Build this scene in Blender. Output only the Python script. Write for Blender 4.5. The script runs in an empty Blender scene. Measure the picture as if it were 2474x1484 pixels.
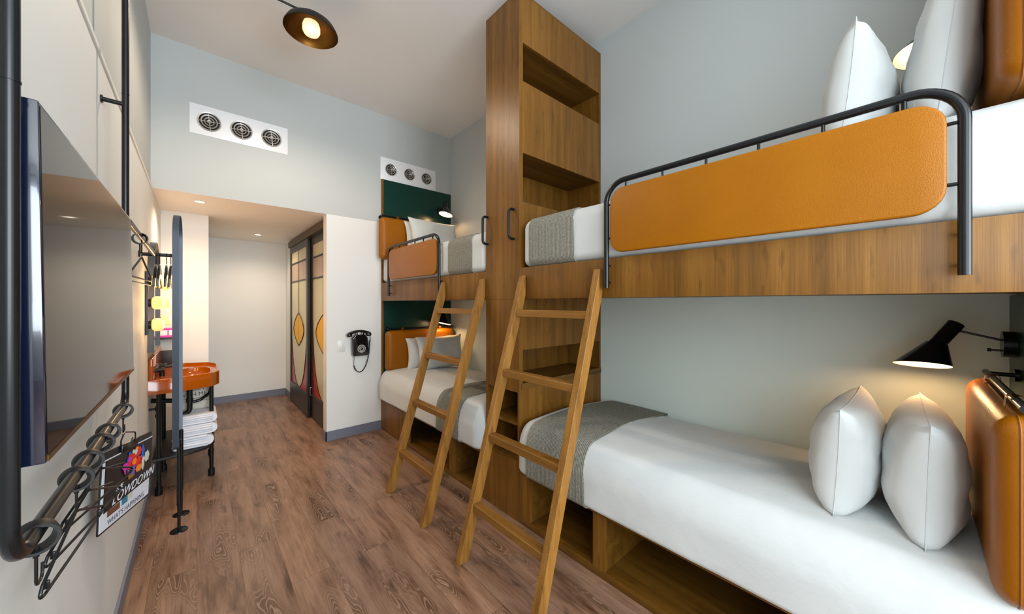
import bpy, bmesh, math, random
from mathutils import Vector, Matrix, noise

random.seed(7)
PI = math.pi
scene = bpy.context.scene
COL = scene.collection

# ------------------------------------------------------------------ camera
cam_d = bpy.data.cameras.new('camera')
cam = bpy.data.objects.new('camera', cam_d)
COL.objects.link(cam)
cam.location = (0, 0, 1.5)
cam.rotation_euler = (PI / 2, 0, -0.7248)
cam_d.sensor_fit = 'HORIZONTAL'
cam_d.sensor_width = 36
cam_d.lens = 859.95 / 2474 * 36
cam_d.shift_y = -(742 - 733.1) / 2474
cam_d.clip_start = 0.02
scene.camera = cam

# ------------------------------------------------------------------ exposure, world and daylight
vs = scene.view_settings
vs.view_transform = 'Standard'
vs.look = 'None'
vs.gamma = 1
vs.use_curve_mapping = False
vs.exposure = 0.12

world = bpy.data.worlds.new('world')
scene.world = world
world.use_nodes = True
wn = world.node_tree.nodes
wn['Background'].inputs[0].default_value = (0.80, 0.90, 1.0, 1)
wn['Background'].inputs[1].default_value = 1.3

def area_light(name, loc, rot, sx, sy, power, color, spread=None):
    l = bpy.data.lights.new(name, 'AREA')
    l.shape = 'RECTANGLE'
    l.size = sx
    l.size_y = sy
    l.energy = power
    l.color = color
    if spread:
        l.spread = spread
    o = bpy.data.objects.new(name, l)
    COL.objects.link(o)
    o.location = loc
    o.rotation_euler = rot
    return o

def point_light(name, loc, power, color, size=0.04):
    l = bpy.data.lights.new(name, 'POINT')
    l.energy = power
    l.color = color
    l.shadow_soft_size = size
    o = bpy.data.objects.new(name, l)
    COL.objects.link(o)
    o.location = loc
    return o

def spot_light(name, loc, rot, power, color, angle, size=0.05, blend=0.6):
    l = bpy.data.lights.new(name, 'SPOT')
    l.energy = power
    l.color = color
    l.spot_size = angle
    l.spot_blend = blend
    l.shadow_soft_size = size
    o = bpy.data.objects.new(name, l)
    COL.objects.link(o)
    o.location = loc
    o.rotation_euler = rot
    return o

WIN = (-0.20, 2.30, 0.85, 3.60)          # window opening in the wall behind the camera
YW = -3.10                                # plane of that wall
# skylight entering through that window
area_light('daylight', ((WIN[0] + WIN[1]) / 2, YW - 0.22, (WIN[2] + WIN[3]) / 2), (PI / 2 + .22, 0, 0),
           WIN[1] - WIN[0], WIN[3] - WIN[2], 270, (0.82, 0.92, 1.0))
WIN_ADDED = (-2.70, -0.75, 0.95, 3.55)         # unseen opening added in the left wall to brighten the bunk side
area_light('side_fill_light', (-0.281 - 0.24, (WIN_ADDED[0] + WIN_ADDED[1]) / 2, (WIN_ADDED[2] + WIN_ADDED[3]) / 2), (PI / 2 + .14, 0, -PI / 2),
           WIN_ADDED[1] - WIN_ADDED[0], WIN_ADDED[3] - WIN_ADDED[2], 104, (0.82, 0.92, 1.0))  # fill light through the added opening, aimed at the bunks

# ------------------------------------------------------------------ materials
def srgb(r, g, b):
    def f(c):
        c /= 255
        return c / 12.92 if c <= 0.04045 else ((c + 0.055) / 1.055) ** 2.4
    return (f(r), f(g), f(b), 1)

class NT:
    def __init__(self, name):
        self.m = bpy.data.materials.new(name)
        self.m.use_nodes = True
        self.t = self.m.node_tree
        self.b = self.t.nodes['Principled BSDF']
    def n(self, typ, **k):
        o = self.t.nodes.new(typ)
        for a, v in k.items():
            setattr(o, a, v)
        return o
    def l(self, a, b):
        self.t.links.new(a, b)
    def coords(self, scale=(1, 1, 1), loc=(0, 0, 0)):
        tc = self.n('ShaderNodeTexCoord')
        mp = self.n('ShaderNodeMapping')
        mp.inputs['Scale'].default_value = scale
        mp.inputs['Location'].default_value = loc
        self.l(tc.outputs['Object'], mp.inputs[0])
        return mp.outputs[0]
    def noise(self, vec, scale, detail=3, rough=0.5):
        x = self.n('ShaderNodeTexNoise')
        x.inputs['Scale'].default_value = scale
        x.inputs['Detail'].default_value = detail
        x.inputs['Roughness'].default_value = rough
        self.l(vec, x.inputs['Vector'])
        return x.outputs['Fac']
    def ramp(self, fac, stops):
        r = self.n('ShaderNodeValToRGB')
        e = r.color_ramp.elements
        while len(e) < len(stops):
            e.new(0.5)
        for i, (p, c) in enumerate(stops):
            e[i].position = p
            e[i].color = c
        self.l(fac, r.inputs[0])
        return r.outputs[0]
    def bump(self, h, strength, dist=0.01):
        b = self.n('ShaderNodeBump')
        b.inputs['Strength'].default_value = strength
        b.inputs['Distance'].default_value = dist
        self.l(h, b.inputs['Height'])
        self.l(b.outputs[0], self.b.inputs['Normal'])
    def mix(self, fac, a, b, mode='MIX'):
        x = self.n('ShaderNodeMix', data_type='RGBA', blend_type=mode)
        if isinstance(fac, float):
            x.inputs[0].default_value = fac
        else:
            self.l(fac, x.inputs[0])
        for s, v in ((6, a), (7, b)):
            if isinstance(v, tuple):
                x.inputs[s].default_value = v
            else:
                self.l(v, x.inputs[s])
        return x.outputs[2]

def plain(name, col, rough=0.5, metal=0.0, spec=0.5, coat=0.0):
    k = NT(name)
    k.b.inputs['Base Color'].default_value = col
    k.b.inputs['Roughness'].default_value = rough
    k.b.inputs['Metallic'].default_value = metal
    k.b.inputs['Specular IOR Level'].default_value = spec
    k.b.inputs['Coat Weight'].default_value = coat
    return k.m

def paint(name, col, rough=0.6):
    k = NT(name)
    v = k.coords()
    n1 = k.noise(v, 1.2, 2)
    c = k.ramp(n1, [(0.3, tuple(x * 0.97 for x in col[:3]) + (1,)), (0.7, col)])
    k.l(c, k.b.inputs['Base Color'])
    k.b.inputs['Roughness'].default_value = rough
    k.b.inputs['Specular IOR Level'].default_value = 0.3
    k.bump(k.noise(v, 180, 2), 0.06, 0.002)
    return k.m

def wood(name, dark, mid, light, grain='z', rough=0.42, fine=60):
    k = NT(name)
    s = {'z': (1, 1, 0.05), 'y': (1, 0.05, 1), 'x': (0.05, 1, 1)}[grain]
    s2 = {'z': (1, 1, 0.012), 'y': (1, 0.012, 1), 'x': (0.012, 1, 1)}[grain]
    s3 = {'z': (1, 1, 0.22), 'y': (1, 0.22, 1), 'x': (0.22, 1, 1)}[grain]
    a = k.noise(k.coords(s), 16, 4, 0.6)
    b = k.noise(k.coords(s2), fine * 4, 2, 0.6)
    base = k.ramp(a, [(0.28, dark), (0.5, mid), (0.75, light)])
    fl = k.ramp(b, [(0.35, (0.72, 0.72, 0.72, 1)), (0.6, (1, 1, 1, 1))])
    c = k.mix(0.7, base, fl, 'MULTIPLY')
    fk = k.noise(k.coords(s3, (3, 5, 1)), 34, 2, 0.4)
    fl2 = k.ramp(fk, [(0.62, (1, 1, 1, 1)), (0.72, (0.5, 0.48, 0.45, 1))])
    c = k.mix(0.6, c, fl2, 'MULTIPLY')
    k.l(c, k.b.inputs['Base Color'])
    k.b.inputs['Roughness'].default_value = rough
    k.b.inputs['Specular IOR Level'].default_value = 0.35
    k.bump(b, 0.10, 0.003)
    return k.m

M = {}
M['wall_upper'] = paint('grey_wall_paint', srgb(190, 194, 192))
M['wall_lower'] = paint('white_wall_paint', srgb(228, 228, 224))
M['wall_lit'] = paint('lit_green_cast_wall_paint', srgb(222, 231, 222))  # brightness under the bunk and the greenish light cast put into the wall colour
M['ceiling'] = paint('ceiling_paint', srgb(240, 237, 233))
M['vent_white'] = plain('white_enamel', srgb(238, 238, 240), 0.3)
M['base'] = plain('grey_skirting_paint', srgb(112, 116, 130), 0.4)
M['wood_z'] = wood('stained_oak_vertical', srgb(98, 64, 16), srgb(122, 80, 24), srgb(142, 98, 34), 'z')
M['wood_y'] = wood('stained_oak_lengthwise', srgb(84, 54, 14), srgb(108, 72, 20), srgb(126, 86, 30), 'y')
M['wood_x'] = wood('stained_oak_crosswise', srgb(88, 58, 18), srgb(112, 76, 26), srgb(132, 92, 36), 'x')
M['lad_z'] = wood('ladder_oak_vertical', srgb(118, 78, 30), srgb(150, 103, 44), srgb(170, 121, 58), 'z', 0.38)
M['lad_y'] = wood('ladder_oak_lengthwise', srgb(112, 74, 28), srgb(142, 97, 40), srgb(160, 113, 54), 'y', 0.38)
M['black'] = plain('black_powder_coat', srgb(18, 20, 22), 0.26, 0.0, 0.38)
M['black_matte'] = plain('black_matte_steel', srgb(22, 22, 24), 0.5)
M['gunmetal'] = plain('dark_grey_frame', srgb(66, 74, 86), 0.42, 0.2)
M['bakelite'] = plain('black_bakelite', srgb(16, 16, 18), 0.12, 0, 0.6, 0.5)
M['chrome'] = plain('chrome', srgb(215, 215, 215), 0.12, 1.0)
M['brass'] = plain('brushed_brass', srgb(120, 82, 34), 0.38, 1.0)
M['green'] = plain('bottle_green_laminate', srgb(0, 52, 43), 0.32)
M['ceramic'] = plain('amber_glazed_ceramic', srgb(158, 76, 4), 0.10, 0, 0.5, 0.2)
M['screen'] = plain('dark_screen_glass', srgb(16, 15, 16), 0.05, 0, 0.12)
M['tvcase'] = plain('glossy_blue_black_casing', srgb(12, 20, 40), 0.12, 0, 0.7, 0.6)
M['plastic_white'] = plain('white_plastic', srgb(225, 225, 222), 0.35)
M['mirror'] = plain('mirror_silver', srgb(235, 238, 238), 0.01, 1.0)
M['paper'] = plain('white_paper', srgb(222, 226, 236), 0.55)
M['newsprint'] = plain('newsprint', srgb(206, 202, 186), 0.7)
M['ink'] = plain('black_ink', srgb(28, 26, 30), 0.5)
M['inkblue'] = plain('slate_ink', srgb(70, 70, 96), 0.5)
M['board'] = plain('black_card', srgb(14, 14, 16), 0.4)
M['clear_glass'] = plain('cream_frosted_glass', srgb(206, 198, 158), 0.3, 0, 0.6)
M['clear_glass2'] = plain('rose_frosted_glass', srgb(186, 160, 138), 0.3, 0, 0.6)
M['red_glass'] = plain('red_stained_glass', srgb(180, 34, 10), 0.3, 0, 0.3)
M['yellow_glass'] = plain('yellow_stained_glass', srgb(236, 180, 0), 0.4, 0, 0.15)
M['lead'] = plain('dark_lead_came', srgb(44, 38, 34), 0.4, 0.4)
M['door_frame'] = plain('black_door_frame', srgb(34, 28, 24), 0.35)
M['header'] = plain('dark_bronze_header', srgb(66, 46, 24), 0.45)
M['dark'] = plain('dark_void', srgb(10, 10, 10), 0.8)
M['stitch'] = plain('brown_thread', srgb(128, 72, 8), 0.6)
M['vent_grille'] = plain('grey_metal_grille', srgb(176, 170, 164), 0.35, 0.4)
for n_, c_ in dict(red=(232, 40, 16), blue=(24, 96, 200), magenta=(206, 40, 170), orange=(250, 140, 30), pale=(210, 214, 200),
                   teal=(40, 130, 160), brown=(110, 70, 44), purple=(120, 90, 210), gold=(150, 106, 36)).items():
    M['p_' + n_] = plain('print_' + n_, srgb(*c_), 0.4)

M['lamp_lining'] = plain('pale_lamp_lining', srgb(196, 188, 176), 0.5)
def emit(name, col, strength, base=(1, 1, 1, 1)):
    k = NT(name)
    k.b.inputs['Base Color'].default_value = base
    k.b.inputs['Emission Color'].default_value = col
    k.b.inputs['Emission Strength'].default_value = strength
    return k.m
M['bulb'] = emit('warm_opal_bulb', (1.0, 0.74, 0.42, 1), .95, srgb(255, 235, 205))
M['globe'] = emit('amber_opal_globe', (1.0, 0.58, 0.18, 1), 0.95, srgb(255, 205, 130))
M['downlight'] = emit('downlight_lens', (1.0, 0.88, 0.70, 1), 6.0)
M['lampglow'] = emit('reading_lamp_bulb', (1.0, 0.68, 0.34, 1), 3.5)

def leather(name, col, col2):
    k = NT(name)
    v = k.coords()
    n1 = k.noise(v, 3.5, 3)
    c = k.ramp(n1, [(0.3, col2), (0.7, col)])
    k.l(c, k.b.inputs['Base Color'])
    k.b.inputs['Roughness'].default_value = 0.36
    k.b.inputs['Specular IOR Level'].default_value = 0.28
    vo = k.n('ShaderNodeTexVoronoi')
    vo.inputs['Scale'].default_value = 330
    k.l(v, vo.inputs['Vector'])
    k.bump(vo.outputs['Distance'], 0.22, 0.002)
    return k.m
M['leather'] = leather('tan_leather', srgb(160, 97, 0), srgb(152, 90, 0))
M['leather_dark'] = leather('tan_leather_cushion', srgb(156, 92, 2), srgb(144, 83, 1))

def fabric(name, col, col2, fine=False):
    k = NT(name)
    v = k.coords()
    n1 = k.noise(v, 5, 3)
    c = k.ramp(n1, [(0.35, col2), (0.7, col)])
    k.l(c, k.b.inputs['Base Color'])
    k.b.inputs['Roughness'].default_value = 0.8
    k.b.inputs['Specular IOR Level'].default_value = 0.15
    k.b.inputs['Sheen Weight'].default_value = 0.15
    k.bump(k.noise(v, 9, 4, 0.6), 0.22, 0.012)
    return k.m
M['linen'] = fabric('white_cotton', srgb(209, 212, 210), srgb(203, 206, 205))
M['towel'] = fabric('white_terry', srgb(232, 234, 240), srgb(220, 222, 230))

k = NT('grey_wool_weave')
v = k.coords()
wv = k.n('ShaderNodeTexWave', wave_type='BANDS', bands_direction='Y')
wv.inputs['Scale'].default_value = 30
wv.inputs['Distortion'].default_value = 1.6
wv.inputs['Detail'].default_value = 2
wv.inputs['Detail Scale'].default_value = 30
k.l(v, wv.inputs['Vector'])
n2 = k.noise(k.coords((.35, 1, .5)), 150, 3, 0.75)
cc = k.ramp(wv.outputs['Fac'], [(0.2, srgb(118, 116, 106)), (0.7, srgb(172, 170, 158))])
c2 = k.ramp(n2, [(0.38, (0.56, 0.56, 0.54, 1)), (0.62, (1, 1, 1, 1))])
k.l(k.mix(0.9, cc, c2, 'MULTIPLY'), k.b.inputs['Base Color'])
k.b.inputs['Roughness'].default_value = 0.9
k.b.inputs['Specular IOR Level'].default_value = 0.1
k.bump(n2, 0.5, 0.004)
M['wool'] = k.m

# floor: planks running along Y with knots and limed grain
k = NT('vinyl_oak_planks')
tc = k.n('ShaderNodeTexCoord')
sep = k.n('ShaderNodeSeparateXYZ')
k.l(tc.outputs['Object'], sep.inputs[0])
cmb = k.n('ShaderNodeCombineXYZ')
k.l(sep.outputs['Y'], cmb.inputs['X'])
k.l(sep.outputs['X'], cmb.inputs['Y'])
br = k.n('ShaderNodeTexBrick')
br.offset = 0.37
br.inputs['Scale'].default_value = 1
br.inputs['Brick Width'].default_value = 1.35
br.inputs['Row Height'].default_value = 0.19
br.inputs['Mortar Size'].default_value = 0.0012
br.inputs['Mortar Smooth'].default_value = 0.3
br.inputs['Bias'].default_value = 0
br.inputs['Color1'].default_value = (0.0, 0.0, 0.0, 1)
br.inputs['Color2'].default_value = (1, 1, 1, 1)
br.inputs['Mortar'].default_value = (0.5, 0.5, 0.5, 1)
k.l(cmb.outputs[0], br.inputs['Vector'])
# shift the grain per plank
sh = k.n('ShaderNodeVectorMath', operation='SCALE')
sh.inputs['Scale'].default_value = 7.0
k.l(br.outputs['Color'], sh.inputs[0])
ad = k.n('ShaderNodeVectorMath', operation='ADD')
k.l(tc.outputs['Object'], ad.inputs[0])
k.l(sh.outputs[0], ad.inputs[1])
def fmap(scale):
    mp = k.n('ShaderNodeMapping')
    mp.inputs['Scale'].default_value = scale
    k.l(ad.outputs[0], mp.inputs[0])
    return mp.outputs[0]
g1 = k.noise(fmap((1, 0.16, 1)), 12, 5, 0.6)
g2 = k.noise(fmap((1, 0.03, 1)), 130, 3, 0.6)
base = k.ramp(g1, [(0.28, srgb(84, 56, 38)), (0.42, srgb(138, 104, 82)), (0.58, srgb(164, 130, 106)), (0.76, srgb(126, 94, 74))])
var = k.ramp(br.outputs['Color'], [(0.0, (0.86, 0.86, 0.88, 1)), (1.0, (1.06, 1.03, 1.0, 1))])
c = k.mix(1.0, base, var, 'MULTIPLY')
fin = k.ramp(g2, [(0.35, (0.72, 0.70, 0.68, 1)), (0.6, (1.0, 1.0, 1.0, 1))])
c = k.mix(0.8, c, fin, 'MULTIPLY')
# cathedral figure: contour lines gathering around chains of knots
h = k.noise(fmap((1, 0.20, 1)), 6.5, 2.5, 0.45)
mul = k.n('ShaderNodeMath', operation='MULTIPLY')
mul.inputs[1].default_value = 46
k.l(h, mul.inputs[0])
frc = k.n('ShaderNodeMath', operation='FRACT')
k.l(mul.outputs[0], frc.inputs[0])
line = k.ramp(frc.outputs[0], [(0.0, (1, 1, 1, 1)), (0.22, (0, 0, 0, 1)), (0.8, (0, 0, 0, 1)), (1.0, (1, 1, 1, 1))])
near = k.ramp(h, [(0.53, (0, 0, 0, 1)), (0.61, (.6, .6, .6, 1)), (0.66, (.75, .75, .75, 1))])
tone = k.ramp(h, [(0.54, (0, 0, 0, 1)), (0.64, (.55, .55, .55, 1)), (0.72, (1, 1, 1, 1))])
c = k.mix(tone, c, srgb(84, 52, 28))
c = k.mix(k.mix(1.0, line, near, 'MULTIPLY'), c, srgb(176, 148, 126))
kn = k.ramp(k.noise(fmap((1, 0.42, 1)), 7.5, 3, 0.55), [(0.64, (0, 0, 0, 1)), (0.76, (.9, .9, .9, 1))])
c = k.mix(kn, c, srgb(54, 34, 20))
c = k.mix(1.0, c, (.93, .91, .90, 1), 'MULTIPLY')
seam = k.ramp(br.outputs['Fac'], [(0.2, (1, 1, 1, 1)), (0.9, (0.55, 0.5, 0.47, 1))])
c = k.mix(1.0, c, seam, 'MULTIPLY')
k.l(c, k.b.inputs['Base Color'])
k.b.inputs['Roughness'].default_value = 0.34
k.b.inputs['Specular IOR Level'].default_value = 0.4
k.bump(g2, 0.12, 0.002)
M['floor'] = k.m

# ------------------------------------------------------------------ mesh helpers
def fillet(pts, r, seg=6, closed=False):
    pts = [Vector(p) for p in pts]
    out = []
    n = len(pts)
    for i, p in enumerate(pts):
        if not closed and (i == 0 or i == n - 1):
            out.append(p)
            continue
        a = pts[i - 1]
        b = pts[(i + 1) % n]
        rr = r[i] if isinstance(r, (list, tuple)) else r
        d1 = (a - p).normalized()
        d2 = (b - p).normalized()
        ang = d1.angle(d2)
        if rr <= 0 or ang > PI - 0.02:
            out.append(p)
            continue
        t = min(rr / math.tan(ang / 2), (a - p).length * 0.49 if closed or i - 1 > 0 else (a - p).length * 0.98,
                (b - p).length * 0.49 if closed or i + 1 < n - 1 else (b - p).length * 0.98)
        re = t * math.tan(ang / 2)
        cen = p + (d1 + d2).normalized() * (re / math.sin(ang / 2))
        s = p + d1 * t - cen
        e = p + d2 * t - cen
        tot = s.angle(e)
        for j in range(seg + 1):
            f = j / seg
            out.append(cen + (s * math.sin((1 - f) * tot) + e * math.sin(f * tot)) / math.sin(tot))
    return out

class MB:
    def __init__(self):
        self.bm = bmesh.new()
    def merge(self, other):
        me = bpy.data.meshes.new('tmp')
        other.to_mesh(me)
        other.free()
        self.bm.from_mesh(me)
        bpy.data.meshes.remove(me)
    def box(self, x0, x1, y0, y1, z0, z1, bev=0.0, seg=2, mat=None):
        b = bmesh.new()
        bmesh.ops.create_cube(b, size=1)
        for v in b.verts:
            v.co = Vector(((x0 + x1) / 2 + v.co.x * (x1 - x0), (y0 + y1) / 2 + v.co.y * (y1 - y0), (z0 + z1) / 2 + v.co.z * (z1 - z0)))
        if bev > 0:
            bmesh.ops.bevel(b, geom=b.edges[:], offset=bev, segments=seg, profile=0.5, affect='EDGES')
        if mat is not None:
            b.transform(mat)
        self.merge(b)
        return self
    def tube(self, pts, r, n=12, closed=False, cap=True):
        pts = [Vector(p) for p in pts]
        m = len(pts)
        rings = []
        up = None
        for i in range(m):
            if closed:
                d = (pts[(i + 1) % m] - pts[i - 1]).normalized()
            elif i == 0:
                d = (pts[1] - pts[0]).normalized()
            elif i == m - 1:
                d = (pts[-1] - pts[-2]).normalized()
            else:
                d = ((pts[i + 1] - pts[i]).normalized() + (pts[i] - pts[i - 1]).normalized()).normalized()
            if up is None:
                up = Vector((0, 0, 1)) if abs(d.z) < 0.9 else Vector((1, 0, 0))
            up = (up - d * up.dot(d)).normalized()
            side = d.cross(up)
            rr = r(i / max(1, m - 1)) if callable(r) else r
            rings.append([self.bm.verts.new(pts[i] + (up * math.cos(2 * PI * j / n) + side * math.sin(2 * PI * j / n)) * rr) for j in range(n)])
        for i in range(m if closed else m - 1):
            a, b = rings[i], rings[(i + 1) % m]
            for j in range(n):
                self.bm.faces.new((a[j], a[(j + 1) % n], b[(j + 1) % n], b[j]))
        if cap and not closed:
            self.bm.faces.new(rings[0])
            self.bm.faces.new(list(reversed(rings[-1])))
        return self
    def cyl(self, a, b, r, n=20, r2=None):
        r2 = r if r2 is None else r2
        return self.tube([a, b], lambda t: r + (r2 - r) * t, n)
    def lathe(self, prof, mat=None, n=32, cap=True):
        """prof: (radius, z) pairs, revolved about local Z, then placed by mat"""
        mat = mat or Matrix()
        rings = []
        for rr, z in prof:
            if rr < 1e-6:
                rings.append([self.bm.verts.new(mat @ Vector((0, 0, z)))])
            else:
                rings.append([self.bm.verts.new(mat @ Vector((rr * math.cos(2 * PI * j / n), rr * math.sin(2 * PI * j / n), z))) for j in range(n)])
        for a, b in zip(rings, rings[1:]):
            for j in range(n):
                j2 = (j + 1) % n
                if len(a) == 1 and len(b) == 1:
                    continue
                if len(a) == 1:
                    self.bm.faces.new((a[0], b[j2], b[j]))
                elif len(b) == 1:
                    self.bm.faces.new((a[j], a[j2], b[0]))
                else:
                    self.bm.faces.new((a[j], a[j2], b[j2], b[j]))
        if cap:
            if len(rings[0]) > 1:
                self.bm.faces.new(list(reversed(rings[0])))
            if len(rings[-1]) > 1:
                self.bm.faces.new(rings[-1])
        return self
    def prism(self, poly, vec, bev=0.0, seg=3):
        b = bmesh.new()
        vec = Vector(vec)
        lo = [b.verts.new(Vector(p)) for p in poly]
        hi = [b.verts.new(Vector(p) + vec) for p in poly]
        f1 = b.faces.new(lo)
        f2 = b.faces.new(list(reversed(hi)))
        n = len(poly)
        for i in range(n):
            b.faces.new((lo[i], hi[i], hi[(i + 1) % n], lo[(i + 1) % n]))
        bmesh.ops.recalc_face_normals(b, faces=b.faces[:])
        if bev > 0:
            ed = [e for e in b.edges if not ((e.verts[0] in lo) ^ (e.verts[1] in lo))]
            bmesh.ops.bevel(b, geom=ed, offset=bev, segments=seg, profile=0.5, affect='EDGES')
        self.merge(b)
        return self
    def ring(self, outer, inner, vec):
        """closed strip between two polygons with the same count, extruded by vec"""
        vec = Vector(vec)
        n = len(outer)
        L = [[self.bm.verts.new(Vector(p) + d) for p in poly] for poly in (outer, inner) for d in (Vector(), vec)]
        o0, o1, i0, i1 = L
        for i in range(n):
            j = (i + 1) % n
            self.bm.faces.new((o0[i], o0[j], o1[j], o1[i]))
            self.bm.faces.new((i0[j], i0[i], i1[i], i1[j]))
            self.bm.faces.new((o0[j], o0[i], i0[i], i0[j]))
            self.bm.faces.new((o1[i], o1[j], i1[j], i1[i]))
        return self
    def sphere(self, c, r, sx=1, sy=1, sz=1, n=20):
        b = bmesh.new()
        bmesh.ops.create_uvsphere(b, u_segments=n, v_segments=n // 2 + 2, radius=r)
        for v in b.verts:
            v.co = Vector(c) + Vector((v.co.x * sx, v.co.y * sy, v.co.z * sz))
        self.merge(b)
        return self
    def soft(self, x0, x1, y0, y1, z0, z1, rx, ry, rt, rb, mid=14, cs=6, deform=None):
        """rounded block: elliptical edges, different top and bottom radii"""
        hx, hy, hz = (x1 - x0) / 2, (y1 - y0) / 2, (z1 - z0) / 2
        cx, cy, cz = (x0 + x1) / 2, (y0 + y1) / 2, (z0 + z1) / 2
        def axis(h, ra, rb2, m):
            out = []
            for j in range(cs):
                out.append(-h + ra * (1 - math.cos(j / cs * PI / 2)) if False else -h + ra * j / cs)
            for j in range(m + 1):
                out.append(-h + ra + (2 * h - ra - rb2) * j / m)
            for j in range(1, cs + 1):
                out.append(h - rb2 + rb2 * j / cs)
            return out
        ax, ay, az = axis(hx, rx, rx, mid), axis(hy, ry, ry, mid), axis(hz, rb, rt, 4)
        cache = {}
        def vert(i, j, l):
            key = (i, j, l)
            if key in cache:
                return cache[key]
            p = Vector((ax[i], ay[j], az[l]))
            rz = rt if p.z > 0 else rb
            zlim = hz - rt if p.z > 0 else -(hz - rb)
            q = Vector((max(-(hx - rx), min(hx - rx, p.x)), max(-(hy - ry), min(hy - ry, p.y)),
                        min(p.z, zlim) if p.z > 0 else max(p.z, zlim)))
            d = Vector(((p.x - q.x) / rx, (p.y - q.y) / ry, (p.z - q.z) / rz))
            if d.length > 1e-9:
                mx = max(abs(d.x), abs(d.y), abs(d.z))
                # spherify cube coordinates
                a, b_, c_ = d
                s = Vector((a * math.sqrt(max(0, 1 - b_ * b_ / 2 - c_ * c_ / 2 + b_ * b_ * c_ * c_ / 3)),
                            b_ * math.sqrt(max(0, 1 - c_ * c_ / 2 - a * a / 2 + c_ * c_ * a * a / 3)),
                            c_ * math.sqrt(max(0, 1 - a * a / 2 - b_ * b_ / 2 + a * a * b_ * b_ / 3))))
                if s.length > 1e-9:
                    s = s.normalized()
                p = q + Vector((s.x * rx, s.y * ry, s.z * rz))
            p = p + Vector((cx, cy, cz))
            if deform:
                p = deform(p)
            cache[key] = self.bm.verts.new(p)
            return cache[key]
        nx, ny, nz = len(ax) - 1, len(ay) - 1, len(az) - 1
        def quad(*ks):
            vsx = [vert(*q) for q in ks]
            self.bm.faces.new(vsx)
        for i in range(nx):
            for j in range(ny):
                quad((i, j, nz), (i + 1, j, nz), (i + 1, j + 1, nz), (i, j + 1, nz))
                quad((i, j, 0), (i, j + 1, 0), (i + 1, j + 1, 0), (i + 1, j, 0))
        for i in range(nx):
            for l in range(nz):
                quad((i, 0, l), (i + 1, 0, l), (i + 1, 0, l + 1), (i, 0, l + 1))
                quad((i, ny, l), (i, ny, l + 1), (i + 1, ny, l + 1), (i + 1, ny, l))
        for j in range(ny):
            for l in range(nz):
                quad((0, j, l), (0, j, l + 1), (0, j + 1, l + 1), (0, j + 1, l))
                quad((nx, j, l), (nx, j + 1, l), (nx, j + 1, l + 1), (nx, j, l + 1))
        return self
    def mesh(self, name, mat, off=(0, 0, 0), smooth=True, angle=35):
        me = bpy.data.meshes.new(name)
        off = Vector(off)
        for v in self.bm.verts:
            v.co -= off
        bmesh.ops.recalc_face_normals(self.bm, faces=self.bm.faces[:])
        for f in self.bm.faces:
            f.smooth = smooth
        self.bm.to_mesh(me)
        self.bm.free()
        if smooth:
            me.set_sharp_from_angle(angle=math.radians(angle))
        me.materials.append(mat if not isinstance(mat, str) else M[mat])
        return me

def wloc(o):
    p = Vector(o.location)
    while o.parent:
        o = o.parent
        p = p + Vector(o.location)
    return p

def tag(o, label=None, cat=None, group=None, kind=None):
    if label: o['label'] = label
    if cat: o['category'] = cat
    if group: o['group'] = group
    if kind: o['kind'] = kind
    return o

def root(name, loc, label, cat, group=None):
    o = bpy.data.objects.new(name, None)
    o.empty_display_size = 0.05
    COL.objects.link(o)
    o.location = loc
    return tag(o, label, cat, group)

def part(name, mb, mat, parent, label=None, smooth=True, angle=35):
    """mesh built in world coordinates, attached to an unrotated parent"""
    off = wloc(parent)
    o = bpy.data.objects.new(name, mb.mesh(name, mat, off, smooth, angle))
    COL.objects.link(o)
    o.parent = parent
    if label: o['label'] = label
    return o

def thing(name, mb, mat, loc, label, cat, group=None, smooth=True, angle=35):
    o = bpy.data.objects.new(name, mb.mesh(name, mat, loc, smooth, angle))
    o.location = loc
    COL.objects.link(o)
    return tag(o, label, cat, group)

def struct(name, mb, mat, smooth=False):
    o = bpy.data.objects.new(name, mb.mesh(name, mat, (0, 0, 0), smooth))
    COL.objects.link(o)
    o['kind'] = 'structure'
    return o

def copy_tree(o, parent=None):
    c = o.copy()
    COL.objects.link(c)
    if parent: c.parent = parent
    for ch in list(o.children):
        copy_tree(ch, c)
    return c

def text_mesh(body, size, mat4, mb, extrude=0.0006, sx=1.0, shear=0.0, align='LEFT', spacing=1.0):
    cu = bpy.data.curves.new('t', 'FONT')
    cu.body = body
    cu.size = size
    cu.extrude = extrude
    cu.shear = shear
    cu.align_x = align
    cu.space_character = spacing
    o = bpy.data.objects.new('t', cu)
    me = bpy.data.meshes.new_from_object(o)
    me.transform(mat4 @ Matrix.Diagonal((sx, 1, 1, 1)))
    mb.bm.from_mesh(me)
    bpy.data.objects.remove(o)
    bpy.data.meshes.remove(me)
    bpy.data.curves.remove(cu)

# ------------------------------------------------------------------ dimensions
XL, XR, ZC, ZS = -0.281, 2.606, 3.766, 2.471
YF, YB, XD, XF = 4.228, 6.87, 1.055, 1.65
YT0, YT1, ZT = 1.789, 2.162, 3.64
YH = -0.27            # headboard wall of the near bunk
ZB = (1.53, 1.742)    # upper bunk fascia

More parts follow.
